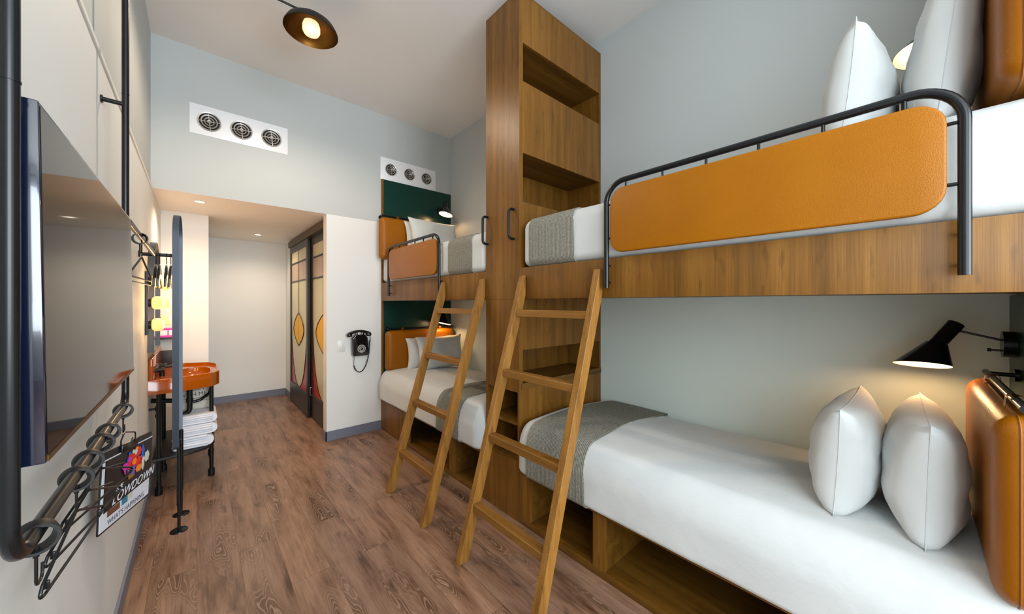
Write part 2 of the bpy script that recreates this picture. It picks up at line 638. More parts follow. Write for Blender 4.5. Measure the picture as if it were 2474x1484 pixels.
# ------------------------------------------------------------------ room shell
struct('floor', MB().box(XL - .2, XR + .2, YW - .1, YB + .2, -0.08, 0), 'floor')
struct('ceiling', MB().box(XL - .2, XR + .2, YW - .1, YF + .1, ZC, ZC + .1), 'ceiling')
struct('ceiling_corridor', MB().box(XL - .02, XD + .3, YF + .1, YB + .1, ZS, ZS + .1)
       .box(XL - .02, XD + .12, YF + .001, YF + .1, ZS, ZS + .1), 'ceiling')
w2 = WIN_ADDED
struct('wall_left', MB().box(XL - .15, XL, w2[1], YB + .1, 0, ZS).box(XL - .15, XL, YW - .1, w2[1], 0, w2[2])
       .box(XL - .15, XL, YW - .1, w2[0], w2[2], ZS), 'wall_lower')
struct('wall_left_upper', MB().box(XL - .15, XL - .008, w2[1], YF + .1, ZS, ZC).box(XL - .15, XL - .008, YW - .1, w2[0], ZS, ZC)
       .box(XL - .15, XL - .008, w2[0], w2[1], w2[3], ZC), 'wall_upper')
mb2 = MB()
for a_ in (w2[0], (w2[0] + w2[1]) / 2, w2[1] - .04):
    mb2.box(XL - .09, XL - .04, a_, a_ + .04, w2[2], w2[3])
mb2.box(XL - .09, XL - .04, w2[0], w2[1], w2[2], w2[2] + .04).box(XL - .09, XL - .04, w2[0], w2[1], w2[3] - .04, w2[3])
struct('added_window', mb2, 'black_matte')  # frame for the added, unseen side opening
struct('trim_1', MB().box(XL - .01, XL + .007, WIN_ADDED[1], YF + .02, ZS - .022, ZS + .0, .003), 'wall_lower')
struct('wall_right', MB().box(XR, XR + .15, YW - .1, YF + .1, 0, 1.60), 'wall_lit')  # lower part carries the painted light; split hidden behind the fascia
struct('wall_right_upper', MB().box(XR, XR + .15, YW - .1, YF + .1, 1.60, ZC), 'wall_upper')
struct('wall_far_upper', MB().box(XL - .1, XR + .1, YF, YF + .1, ZS + .001, ZC), 'wall_upper')
struct('wall_far_lower', MB().box(XD, XR + .1, YF, YF + .13, 0, ZS), 'wall_lower')
struct('wall_corridor_end', MB().box(XL - .1, XD + .4, YB, YB + .1, 0, ZS), 'wall_lower')
struct('wall_corridor_right', MB().box(1.16, 1.26, YF + .12, YB + .05, 0, ZS)
       .box(1.10, 1.17, 6.44, YB + .05, 0, ZS), 'wall_lower')
struct('wall_corridor_column', MB().box(XL - .1, 0.098, 5.19, YB, 0, ZS), 'wall_lower')
# wall behind the camera, with its window
w = WIN
struct('wall_back', MB().box(XL - .1, w[0], YW - .1, YW, 0, ZC).box(w[1], XR + .1, YW - .1, YW, 0, ZC)
       .box(w[0], w[1], YW - .1, YW, 0, w[2]).box(w[0], w[1], YW - .1, YW, w[3], ZC), 'wall_lower')
mbw = MB()
for a_ in (w[0], (w[0] + w[1]) / 2, w[1] - .04):
    mbw.box(a_, a_ + .04, YW - .07, YW - .02, w[2], w[3])
mbw.box(w[0], w[1], YW - .07, YW - .02, w[2], w[2] + .04).box(w[0], w[1], YW - .07, YW - .02, w[3] - .04, w[3])
struct('window_1', mbw, 'black_matte')
struct('wall_headboard', MB().box(XF + .012, XR, YH - .12, YH - .02, 0, ZC), 'wall_upper')

# skirting boards
struct('baseboard_left', MB().box(XL, XL + .012, YW, 5.19, 0, .10, .002), 'base')
struct('baseboard_far', MB().box(XD - .012, XF + .005, YF - .012, YF, 0, .105, .002)
       .box(XD - .012, XD + .001, YF - .012, YF + .115, 0, .105, .002), 'base')
struct('baseboard_corridor_end', MB().box(0.098, 1.11, YB - .012, YB, 0, .105, .002)
       .box(1.088, 1.10, 6.44, YB, 0, .105, .002).box(1.088, 1.17, 6.43, 6.441, 0, .105, .001), 'base')
struct('baseboard_corridor_column', MB().box(XL, 0.11, 5.178, 5.19, 0, .105, .002)
       .box(0.098, .11, 5.178, YB, 0, .105, .002), 'base')

# ------------------------------------------------------------------ sliding stained glass doors
def ellipse_pts(cy, cz, ry, rz, a0, a1, n, x):
    return [Vector((x, cy + ry * math.cos(a), cz + rz * math.sin(a))) for a in [a0 + (a1 - a0) * i / n for i in range(n + 1)]]

def clip_y(mb, y):
    if y is None:
        return mb
    r_ = bmesh.ops.bisect_plane(mb.bm, geom=mb.bm.verts[:] + mb.bm.edges[:] + mb.bm.faces[:], plane_co=(0, y, 0), plane_no=(0, 1, 0), clear_inner=True)
    bmesh.ops.holes_fill(mb.bm, edges=[e for e in mb.bm.edges if e.is_boundary])
    return mb

def glass_door(name, x, y0, y1, z0, z1, clip=None):
    # frame
    fw, bot, top = 0.085, 0.30, 0.11
    m = MB()
    m.box(x, x + .035, y0, y0 + fw, z0, z1, .003).box(x, x + .035, y1 - fw, y1, z0, z1, .003)
    m.box(x, x + .035, y0 + fw, y1 - fw, z0, z0 + bot, .003).box(x, x + .035, y0 + fw, y1 - fw, z1 - top, z1, .003)
    d = struct(name, clip_y(m, clip), 'door_frame')
    gy0, gy1, gz0, gz1 = y0 + fw, y1 - fw, z0 + bot - .02, z1 - top
    cy, hy = (gy0 + gy1) / 2, (gy1 - gy0) / 2
    ze = 1.28                       # height where the big curve starts
    xg = x + .012
    # clear panes above and inside the arch
    def pane(nm, mt, build):
        b = MB()
        build(b)
        clip_y(b, clip)
        o = bpy.data.objects.new(nm, b.mesh(nm, mt, (0, 0, 0), False))
        COL.objects.link(o)
        o.parent = d
        return o
    zb1, zb2 = 2.09, 1.82
    if z1 - top < 2.2:
        zb1 = 2.05
    pane('cream_pane', 'clear_glass', lambda b: b.box(xg, xg + .006, gy0, gy1, zb1, gz1).box(xg, xg + .006, gy0, gy1, ze, zb2))
    pane('rose_pane', 'clear_glass2', lambda b: b.box(xg, xg + .006, gy0, gy1, zb2, zb1))
    low = ellipse_pts(cy, ze, hy, ze - gz0 - .02, PI, 2 * PI, 28, xg)
    pane('oval_pane', 'clear_glass', lambda b: b.prism(low, (.006, 0, 0)))
    def corners(b):
        for s in (0, 1):
            pts = low[:15] if s == 0 else low[14:]
            edge = gy0 if s == 0 else gy1
            poly = pts + ([Vector((xg, cy, gz0)), Vector((xg, edge, gz0))] if s == 0 else [Vector((xg, edge, gz0)), Vector((xg, cy, gz0))])
            b.prism(poly, (.005, 0, 0))
    pane('red_pane', 'red_glass', corners)
    # eye shaped yellow pane
    zc, hv, hw = 1.13, 0.235, hy * 0.66
    k_ = 18
    rgt = [Vector((xg - .003, cy + hw * (1 - abs(1 - 2 * i / k_) ** 1.8), zc + hv * (1 - 2 * i / k_))) for i in range(k_ + 1)]
    lft = [Vector((xg - .003, cy - hw * (1 - abs(1 - 2 * i / k_) ** 1.8), zc - hv * (1 - 2 * i / k_))) for i in range(1, k_)]
    eye = rgt + lft
    pane('yellow_pane', 'yellow_glass', lambda b: b.prism(eye, (.004, 0, 0)))
    def cames(b):
        r = .006
        b.tube([Vector((p.x - .001, p.y, p.z)) for p in low], r, 6)
        b.tube(eye, r * 1.2, 6, closed=True)
        b.tube([(xg - .001, cy, zc + hv), (xg - .001, cy, gz1)], r * .7, 6)
        b.tube([(xg - .001, cy, zc + hv), (xg - .001, cy, zc - hv)], r * .5, 6)
        for z in (zb1, zb2):
            b.box(xg - .006, xg + .004, gy0, gy1, z - .011, z + .011)
    pane('lead_came', 'lead', cames)
    return d, gy0
d1, _ = glass_door('door_1', 1.082, 5.25, 6.42, 0.012, 2.37)
d2, _ = glass_door('door_2', 1.122, 4.09, 5.27, 0.012, 2.37, 4.365)
o = bpy.data.objects.new('door_pull', MB().tube(fillet([(1.1215, 5.22, .30), (1.108, 5.22, .30), (1.108, 5.22, .40), (1.1215, 5.22, .40)], .01), .005).mesh('door_pull', 'chrome'))
COL.objects.link(o); o.parent = d2; o['label'] = 'small chrome pull'
struct('trim_2', MB().box(1.062, 1.159, YF + .13, 6.44, 2.355, 2.445, .003), 'header')

# ------------------------------------------------------------------ recessed downlights
def downlight(x, y, lab):
    t = root('recessed_downlight', (x, y, ZS), lab, 'ceiling light', 'corridor ceiling downlights')
    mt = Matrix.Translation((x, y, ZS))
    part('trim_ring', MB().lathe([(.036, -.001), (.050, -.001), (.052, -.004), (.046, -.007), (.037, -.005)], mt, 28, cap=False), 'vent_white', t)
    part('lens', MB().lathe([(0, -.002), (.036, -.002)], mt, 28, cap=False), 'downlight', t)
    spot_light('downlight_beam', (x, y, ZS - .012), (0, 0, 0), 36, (1.0, 0.80, 0.60), math.radians(150), .035, .8)
    return t
downlight(.02, 4.515, 'round recessed downlight near the edge of the low ceiling, above the washstand')
downlight(.646, 6.14, 'round recessed downlight deep in the corridor, in front of the end wall')

# ------------------------------------------------------------------ ventilation panels
def vent(x0, x1, z0, z1, cxs, zc, r, lab):
    t = root('ventilation_panel', (x0, YF, z0), lab, 'air vent')
    n = 28
    # plate with three holes: built as strips around holes using boxes and annuli
    plate = MB()
    plate.box(x0, x1, YF - .004, YF - .0005, z0, z1, .001)
    part('face_plate', plate, 'vent_white', t)
    for c in cxs:
        mt = Matrix.Translation((c, YF - .004, zc)) @ Matrix.Rotation(PI / 2, 4, 'X')
        d = part('diffuser', MB().lathe([(0, .0006), (r, .0006)], mt, n, cap=False), 'dark', t, 'round dark diffuser with concentric grey rings')
        g = MB()
        for a, b in ((.86, 1.0), (.60, .72), (.34, .44), (.08, .2)):
            g.lathe([(r * a, .001), (r * a + .001, .007), (r * b - .001, .010), (r * b, .001)], mt, n, cap=False)
        for ang in (0.1, PI / 2 + .1):
            mm = mt @ Matrix.Rotation(ang, 4, 'Z')
            g.box(-r * .98, r * .98, -.0022, .0022, .001, .008, 0, 2, mm)
        part('grille', g, 'vent_grille', d)
    return t
vent(-.048, .693, 3.01, 3.275, (.085, .318, .556), 3.14, .085, 'white vent panel with three round diffusers above the corridor opening')
vent(1.643, 2.381, 2.99, 3.258, (1.772, 2.011, 2.247), 3.125, .072, 'white vent panel with three round diffusers above the dark green headboard')

# ------------------------------------------------------------------ ceiling lamp
lx, ly, lz = .632, 2.945, 3.50
t = root('ceiling_lamp', (lx, ly, lz), 'black dome ceiling lamp with brass inside and glowing opal bulb', 'ceiling lamp')
R = .178
mt = Matrix.Translation((lx, ly, lz))
part('shade', MB().lathe([(R, 0), (R - .004, .018), (R * .86, .055), (R * .62, .088), (R * .30, .106), (0.03, .112), (0, .112)], mt, 48, cap=False), 'black_matte', t)
part('shade_lining', MB().lathe([(R - .001, -.001), (R - .006, .016), (R * .84, .050), (R * .60, .082), (R * .28, .100), (0, .104)], mt, 48, cap=False), 'brass', t, 'brass inside of the dome')
part('bulb', MB().lathe([(0, -.030), (.025, -.027), (.048, -.014), (.058, .006), (.058, .040), (.050, .066), (.03, .08), (0, .082)], mt, 32), 'bulb', t, 'glowing opal glass bulb')
part('top_cap', MB().lathe([(.03, .108), (.03, .120), (.018, .130), (0, .131)], mt, 24), 'black_matte', t)
part('arm', MB().tube(fillet([(lx, ly, lz + .125), (lx - .2, ly, lz + .125), (XL, ly, lz + .125)], .01), .0075, 10)
     .cyl((XL + .001, ly, lz + .13), (XL + .018, ly, lz + .13), .035), 'black_matte', t, 'thin black arm reaching to the left wall')
spot_light('ceiling_lamp_light', (lx, ly, lz - .036), (0, 0, 0), 75, (1.0, .80, .60), math.radians(172), .05, .5)

# ------------------------------------------------------------------ shelving tower between the bunks
T = root('shelving_tower', (XF, YT0, 0), 'tall dark oak tower with open shelves standing between the two bunks', 'shelving tower')
ZJ = 1.53
th = .02
m = MB().box(XF, XF + th, YT0, YT1, ZJ + .001, ZT)
part('upper_side_panel', m, 'wood_z', T, smooth=False)
m = MB().box(XF, XF + th, YT0 + .001, YT1, .886, ZJ - .001)
m.box(XF, XF + th, YT0 + .001, YT1, 0, .40)
m.box(XF, XF + th, YT0 + .001, YT0 + .016, .40, .886).box(XF, XF + th, YT1 - .025, YT1, .40, .886)
part('lower_side_panel', m, 'wood_z', T, smooth=False)
opens = [(.947, 1.178), (2.20, 2.54), (3.035, 3.300)]
m = MB()
zz = [ZJ]
xa, xb = 1.680, 2.585
def fpanel(a, b):
    return MB().box(XF + th, XR - .001, YT0, YT0 + .018, a, b)
part('front_panel', fpanel(3.300, ZT), 'wood_z', T, smooth=False)
part('front_panel', fpanel(2.54, 3.035), 'wood_z', T, smooth=False)
part('front_panel', fpanel(1.178, 2.20), 'wood_z', T, smooth=False)
part('front_panel', fpanel(0, .905), 'wood_z', T, smooth=False)
for a, b in opens:
    part('stile', MB().box(XF + th, xa + .004, YT0, YT0 + .018, a, b), 'wood_z', T, smooth=False)
    part('stile', MB().box(xb, XR - .001, YT0, YT0 + .018, a, b), 'wood_z', T, smooth=False)
part('lower_rail', MB().box(XF + th, XR - .001, YT0 - .004, YT0 + .014, .905, .947), 'wood_x', T, 'oak edge strip under the lowest niche', smooth=False)
part('back_panel', MB().box(XF + th, XR - .001, 2.131, YT1, 0, ZT), 'wood_z', T, smooth=False)
part('top_panel', MB().box(XF, XR - .001, YT0, YT1, ZT, ZT + .012), 'wood_x', T, smooth=False)
for a, b in opens:
    part('shelf', MB().box(XF + th, XR - .001, YT0 + .019, 2.130, a - .022, a - .001), 'wood_x', T, smooth=False)
    part('shelf', MB().box(XF + th, XR - .001, YT0 + .019, 2.130, b + .001, b + .022), 'wood_x', T, smooth=False)
    part('side_lining', MB().box(xb, xb + .012, YT0 + .019, 2.130, a, b), 'wood_z', T, smooth=False)
# niche on the aisle side
part('niche_lining', MB().box(2.02, 2.04, YT0 + .019, 2.130, .40, .90).box(XF + th, 2.02, YT0 + .0185, YT0 + .022, .40, .90), 'wood_y', T, smooth=False)
part('niche_shelf', MB().box(XF + .004, 2.02, YT0 + .0225, 2.130, .655, .675), 'wood_x', T, smooth=False)
part('niche_shelf', MB().box(XF + th, 2.02, YT0 + .0225, 2.130, .39, .41), 'wood_x', T, smooth=False)
for y in (YT0 + .055, YT1 - .022):
    pts = fillet([(XF + .001, y, 2.152), (XF - .048, y, 2.152), (XF - .048, y, 1.948), (XF + .001, y, 1.948)], .026, 7)
    part('grab_handle', MB().tube(pts, .0095, 14), 'black', T, 'black D-shaped grab handle')

# ------------------------------------------------------------------ bunk beds
def rounded_rect(y0, y1, z0, z1, r, x, seg=6):
    return fillet([(x, y0, z0), (x, y1, z0), (x, y1, z1), (x, y0, z1)], r, seg, closed=True)

def bunk(name, y0, y1, stiles, cubbies, rail, lab, panel_side):
    """y0..y1 length; cubbies = list of (a,b) openings; rail = (ya, yb, xs_top)"""
    B = root(name, (XF, (y0 + y1) / 2, 0), lab, 'bunk bed', None)
    part('upper_fascia', MB().box(XF, XF + .025, y0, y1, ZB[0], ZB[1], .0015), 'wood_z', B)
    part('upper_platform', MB().box(XF + .025, XR - .001, y0, y1, ZB[0] + .012, ZB[0] + .032)
         .box(XF + .025, XR - .001, y0, y1, ZB[1] - .04, ZB[1] - .02), 'wood_y', B, smooth=False)
    # lower cabinet
    zt = .36
    part('bed_base_top', MB().box(XF + .002, XR - .001, y0, y1, zt - .02, zt), 'wood_y', B, smooth=False)
    part('plinth_board', MB().box(XF, XF + .022, y0, y1, 0.0, .042, .001), 'wood_y', B)
    part('cabinet_floor', MB().box(XF + .0225, XR - .002, y0, y1, .012, .040), 'wood_y', B, smooth=False)
    for a, b in stiles:
        part('stile', MB().box(XF + .0005, XF + .022, a, b, .042, zt - .02), 'wood_z', B, smooth=False)
        if b - a < .2:
            part('divider', MB().box(XF + .0225, XR - .02, a + .002, b - .002, .041, zt - .0205), 'wood_y', B, smooth=False)
    # guard rail
    ya, yb = rail
    X = XF - .030
    zt2 = 2.128
    pts = fillet([(X, yb, 1.580), (X, yb, zt2), (X, ya, zt2), (X, ya, 1.580)], .105, 10)
    g = MB().tube(pts, .0135, 16)
    py0, py1 = ya + .032, yb - .028
    pz0, pz1 = 1.762, 2.090
    n = 6
    for i in range(n):
        y = ya + .114 + (yb - ya - .228) * i / (n - 1)
        g.cyl((X, y, pz1 - .005), (X, y, zt2), .0055, 10)
    for z in (2.015, 1.84):
        g.cyl((X, ya, z), (X, py0 + .004, z), .0055, 10)
        g.cyl((X, yb, z), (X, py1 - .004, z), .0055, 10)
    for y in (ya, yb):
        for z in (1.61, 1.70):
            g.cyl((X, y, z), (XF + .001, y, z), .006, 10)
    gr = part('guard_rail', g, 'black', B, 'black tubular guard rail')
    part('leather_panel', MB().prism(rounded_rect(py0, py1, pz0, pz1, .072, X - .013), (.026, 0, 0), .007, 3), 'leather', gr, 'tan leather panel inside the rail')
    return B

b1 = bunk('bunk_bed', YH - .02, YT0 - .001,
          [(1.685, YT0 - .001), (1.108, 1.185), (.21, .29), (YH - .02, -.20)], None, (-.095, 1.077),
          'oak bunk bed nearest the viewer, with a long tan leather guard panel', 0)
b2 = bunk('bunk_bed', YT1 + .001, YF - .002,
          [(YT1 + .001, 2.20), (2.62, 2.695), (3.48, YF - .002)], None, (2.812, 3.93),
          'oak bunk bed in the far corner, its headboard panel dark green', 1)
part('outer_stile', MB().box(XF, XF + .02, YF - .028, YF - .003, ZB[1], 2.985), 'wood_z', b2, smooth=False)
part('outer_stile', MB().box(XF, XF + .02, YF - .028, YF - .003, .36, ZB[0]), 'wood_z', b2, smooth=False)
part('upper_back_panel', MB().box(XF + .021, XR - .002, YF - .022, YF - .003, ZB[1], 2.985), 'green', b2, 'dark green panel behind the upper bunk', smooth=False)
part('lower_back_panel', MB().box(XF + .021, XR - .002, YF - .022, YF - .003, .36, ZB[0]), 'green', b2, 'dark green panel behind the lower bunk', smooth=False)
part('back_panel', MB().box(XF + .021, XR - .002, YH - .019, YH - .001, .36, ZB[0]), 'green', b1, 'dark green panel behind the lower bunk', smooth=False)
part('back_panel', MB().box(XF + .021, XR - .002, YH - .019, YH - .001, ZB[1], 2.985), 'green', b1, 'dark green panel behind the upper bunk', smooth=False)
part('outer_stile', MB().box(XF, XF + .02, YH - .022, YH - .001, ZB[1], 2.985), 'wood_z', b1, smooth=False)
part('outer_stile', MB().box(XF, XF + .02, YH - .022, YH - .001, .36, ZB[0]), 'wood_z', b1, smooth=False)

# ------------------------------------------------------------------ mattresses, runners
def wob(p, amp, f=3.0, seed=0):
    return amp * noise.noise(Vector((p.x * f + seed, p.y * f, p.z * f)))

def lower_def(ya, yb, seed):
    def d(p):
        p = p.copy()
        fx = (p.x - 1.59) / 1.01
        if p.z > .5:
            k_ = min(1, (p.z - .5) / .2)
            p.z += k_ * (.035 * math.sin(PI * min(1, max(0, fx)) ** .8) - .02 * max(0, fx) ** 2) + k_ * wob(p, .006, 3, seed)
        if p.x < 1.8:
            p.x += wob(p, .006, 5, seed + 4)
        return p
    return d

def upper_def(seed):
    def d(p):
        p = p.copy()
        if p.z > 1.95:
            fx = (p.x - 1.66) / .94
            p.z += .02 * math.sin(PI * min(1, max(0, fx))) + wob(p, .006, 3, seed)
        if p.x < 1.75:
            p.x += wob(p, .004, 5, seed)
        return p
    return d

def strip(y0, y1, x0, x1, z0, z1, rx, rt, rb, deform, off=.006, xend=None):
    """blanket laid across: follows the cross-section of the soft block"""
    m = MB()
    path = []
    ns = 10
    path.append(Vector((x0 + rx * .8, 0, z0 - .002)))
    for i in range(ns + 1):
        a = PI / 2 * i / ns
        path.append(Vector((x0 + rx - rx * math.sin(a), 0, z0 + rb - rb * math.cos(a))))
    path.append(Vector((x0, 0, (z0 + rb + z1 - rt) / 2)))
    for i in range(ns + 1):
        a = PI / 2 * i / ns
        path.append(Vector((x0 + rx - rx * math.cos(a), 0, z1 - rt + rt * math.sin(a))))
    nn = 16
    for i in range(1, nn + 1):
        path.append(Vector((x0 + rx + (x1 - x0 - rx) * i / nn, 0, z1)))
    ys = [y0 + (y1 - y0) * j / 10 for j in range(11)]
    def grid(o2):
        g = []
        for y in ys:
            row = []
            for i, p in enumerate(path):
                a = path[max(0, i - 1)]
                b = path[min(len(path) - 1, i + 1)]
                t_ = (b - a).normalized()
                nrm = Vector((-t_.z, 0, t_.x))
                q = deform(Vector((p.x, y, p.z))) + nrm * o2
                q.y = y + .002 * math.sin(i * .45)
                row.append(m.bm.verts.new(q))
            g.append(row)
        return g
    A = grid(off)
    Bq = grid(-.004)
    for j in range(len(ys) - 1):
        for i in range(len(path) - 1):
            m.bm.faces.new((A[j][i], A[j][i + 1], A[j + 1][i + 1], A[j + 1][i]))
            m.bm.faces.new((Bq[j][i], Bq[j + 1][i], Bq[j + 1][i + 1], Bq[j][i + 1]))
    for j in (0, len(ys) - 1):
        for i in range(len(path) - 1):
            m.bm.faces.new((A[j][i], A[j][i + 1], Bq[j][i + 1], Bq[j][i]))
    for i in (0, len(path) - 1):
        for j in range(len(ys) - 1):
            m.bm.faces.new((A[j][i], A[j + 1][i], Bq[j + 1][i], Bq[j][i]))
    return m

def lower_mattress(y0, y1, seed, lab, throw, tlab):
    d = lower_def(y0, y1, seed)
    args = dict(x0=1.588, x1=2.602)
    m = MB().soft(1.588, 2.602, y0, y1, .361, .700, .10, .10, .17, .045, 16, 7, d)
    thing('made_up_mattress', m, 'linen', (2.1, (y0 + y1) / 2, .361), lab, 'mattress', 'white made-up mattresses', angle=80)
    ms = strip(throw[0], throw[1], 1.588, 2.590, .361, .700, .10, .17, .045, d, .009)
    thing('bed_runner', ms, 'wool', (2.1, (throw[0] + throw[1]) / 2, .361), tlab, 'throw', 'grey woven bed runners', angle=80)

def upper_mattress(y0, y1, seed, lab, throw, tlab):
    d = upper_def(seed)
    m = MB().soft(1.652, 2.600, y0, y1, 1.7425, 2.060, .06, .06, .07, .05, 16, 6, d)
    thing('made_up_mattress', m, 'linen', (2.1, (y0 + y1) / 2, 1.7425), lab, 'mattress', 'white made-up mattresses', angle=80)
    ms = strip(throw[0], throw[1], 1.652, 2.592, 1.7445, 2.060, .06, .07, .05, d, .009)
    thing('bed_runner', ms, 'wool', (2.1, (throw[0] + throw[1]) / 2, 1.7445), tlab, 'throw', 'grey woven bed runners', angle=80)

lower_mattress(YH + .002, YT0 - .004, 1, 'white mattress on the lower bunk nearest the viewer', (1.20, 1.655), 'grey woven runner across the lower bunk nearest the viewer')
lower_mattress(YT1 + .004, YF - .026, 9, 'white mattress on the lower bunk of the far corner', (2.44, 2.80), 'grey woven runner across the far lower bunk')
upper_mattress(YH + .002, YT0 - .02, 5, 'white mattress on the upper bunk nearest the viewer, behind the long leather panel', (1.32, 1.69), 'grey woven runner across the upper bunk nearest the viewer')
upper_mattress(YT1 + .004, YF - .026, 13, 'white mattress on the upper bunk of the far corner', (2.35, 2.70), 'grey woven runner across the far upper bunk')

# ------------------------------------------------------------------ pillows
def pillow(cx, cy, cz, W, Hh, T, tilt, yaw, seed, lab, roll=0.0):
    """standing pillow: width along X, height along Z, thickness along Y; base centre at (cx,cy,cz)"""
    m = MB()
    n = 26
    def surf(u, v, s):
        eu, ev = 1 - abs(u) ** 2.6, 1 - abs(v) ** 2.6
        e = max(0, eu * ev)
        th_ = T / 2 * e ** .42
        x = W / 2 * u * (1 - .10 * (1 - abs(v) ** 2.2) * abs(u) ** 2)
        z = Hh / 2 * v * (1 - .07 * (1 - abs(u) ** 2.2) * abs(v) ** 2)
        wr = noise.noise(Vector((u * 2.2 + seed, v * 2.2, s * 3))) * .012 * e ** .3
        wr += noise.noise(Vector((u * 6 + seed, v * 6, s * 3))) * .004 * e ** .3
        # heavier at the bottom
        th_ *= 1 + .10 * (-v)
        return Vector((x, s * (th_ + wr * 1.0), z + Hh / 2))
    grids = []
    for s in (-1, 1):
        g = [[surf(-1 + 2 * i / n, -1 + 2 * j / n, s) for j in range(n + 1)] for i in range(n + 1)]
        grids.append(g)
    vv = {}
    for s in (0, 1):
        for i in range(n + 1):
            for j in range(n + 1):
                if s == 1 and (i in (0, n) or j in (0, n)):
                    vv[(s, i, j)] = vv[(0, i, j)]
                else:
                    p = grids[s][i][j]
                    if i in (0, n) or j in (0, n):
                        p.y = 0
                    vv[(s, i, j)] = m.bm.verts.new(p)
    for s in (0, 1):
        for i in range(n):
            for j in range(n):
                q = [vv[(s, i, j)], vv[(s, i + 1, j)], vv[(s, i + 1, j + 1)], vv[(s, i, j + 1)]]
                m.bm.faces.new(q if s == 0 else q[::-1])
    me = m.mesh('pillow', 'linen', (0, 0, 0), True, 75)
    o = bpy.data.objects.new('pillow', me)
    COL.objects.link(o)
    o.location = (cx, cy, cz)
    o.rotation_euler = (tilt, roll, yaw)
    tag(o, lab, 'pillow', 'white bed pillows')
    # seam piping
    e = MB()
    loop = [grids[0][i][0] for i in range(n)] + [grids[0][n][j] for j in range(n)] + [grids[0][n - i][n] for i in range(n)] + [grids[0][0][n - j] for j in range(n)]
    loop = [Vector((p.x, 0, p.z)) for p in loop]
    e.tube(loop, .0012, 5, closed=True)
    s_ = bpy.data.objects.new('seam', e.mesh('seam', 'linen', (0, 0, 0), True, 80))
    COL.objects.link(s_)
    s_.parent = o
    return o

pillow(2.03, .190, .716, .60, .40, .215, .05, -.02, 3, 'white pillow standing on the near lower bunk, the one farther from the leather cushion')
pillow(2.02, -.014, .712, .62, .405, .212, .03, .03, 8, 'white pillow on the near lower bunk, next to the tall leather cushion')
pillow(2.02, .165, 2.070, .62, .425, .205, .10, -.03, 12, 'white pillow on the near upper bunk, its peak clear of the ones beside it')
pillow(2.05, -.035, 2.070, .66, .56, .17, .10, .04, 17, 'white pillow on the near upper bunk, squeezed against the leather cushion')
pillow(2.12, 3.93, 2.073, .60, .40, .13, -.10, .0, 21, 'white pillow leaning against the leather cushion of the far upper bunk')
pillow(2.14, 3.76, 2.073, .66, .43, .15, -.22, .04, 25, 'white pillow in front on the far upper bunk, its left corner pointing up')
pillow(2.16, 3.955, .708, .62, .38, .14, -.10, .0, 29, 'white pillow behind on the far lower bunk, against the leather cushion')
pillow(2.22, 3.765, .715, .64, .40, .15, -.20, .03, 34, 'white pillow in front on the far lower bunk')

# ------------------------------------------------------------------ leather headboard cushions on rods
def cushion(x0, x1, yc, T, z0, z1, side, lab, rlab, rodz, rg):
    """side: +1 wall lies towards -Y, -1 wall lies towards +Y"""
    t = root('headboard_cushion', ((x0 + x1) / 2, yc, z0), lab, 'headboard cushion', 'tan leather headboard cushions')
    part('cover', MB().soft(x0, x1, yc - T / 2, yc + T / 2, z0, z1, .055, T * .42, .055, .055, 14, 6), 'leather_dark', t, angle=80)
    ys_ = yc + side * T * .10
    loop = fillet([(x0 - .0005, ys_, z0 - .0005), (x1 + .0005, ys_, z0 - .0005), (x1 + .0005, ys_, z1 + .0005), (x0 - .0005, ys_, z1 + .0005)], .055, 6, closed=True)
    part('piping', MB().tube(loop, .0022, 6, closed=True), 'stitch', t, 'stitched centre seam')
    yw = yc
    for f in (.22, .78):
        x = x0 + (x1 - x0) * f
        pts = fillet([(x, yc + .020, z1 - .006), (x, yc + .016, rodz + .013), (x, yc - .016, rodz + .013), (x, yc - .020, z1 - .006)], .011, 5)
        m = MB()
        sw = .017
        A = [m.bm.verts.new(p + Vector((-sw, 0, 0))) for p in pts]
        Bv = [m.bm.verts.new(p + Vector((sw, 0, 0))) for p in pts]
        for i in range(len(pts) - 1):
            m.bm.faces.new((A[i], Bv[i], Bv[i + 1], A[i + 1]))
        bmesh.ops.solidify(m.bm, geom=m.bm.faces[:], thickness=.0025)
        part('strap', m, 'leather_dark', t, 'leather strap looped over the rod')
    wy = yw - side * .0
    wall = YH if side > 0 else YF - .022
    r = root('hanging_rod', ((x0 + x1) / 2, wy, rodz), rlab, 'rod', 'black rods holding the leather cushions')
    part('rod', MB().cyl((x0 + .03, wy, rodz), (x1 - .0, wy, rodz), .0105, 16), 'black', r)
    for x in (x0 + .06, x1 - .04):
        part('bracket', MB().cyl((x, wy, rodz), (x, wall, rodz), .008, 12).cyl((x, wall + side * .001, rodz), (x, wall + side * .014, rodz), .024, 20), 'black', r)
    return t

cushion(1.590, 2.40, YH + .076, .108, .690, 1.200, 1, 'tall tan leather headboard cushion on the near lower bunk', 'black rod above the leather cushion of the near lower bunk', 1.222, 1)
cushion(1.590, 2.30, YH + .072, .098, 2.090, 2.60, 1, 'tan leather headboard cushion cut off at the top right, on the near upper bunk', 'black rod above the leather cushion of the near upper bunk', 2.622, 1)
cushion(1.575, 2.56, YF - .022 - .115, .12, 2.01, 2.50, -1, 'tan leather headboard cushion overhanging the edge of the far upper bunk', 'black rod above the leather cushion of the far upper bunk', 2.522, 1)
cushion(1.650, 2.56, YF - .022 - .115, .12, .700, 1.175, -1, 'tan leather headboard cushion on the far lower bunk', 'black rod above the leather cushion of the far lower bunk', 1.197, 1)

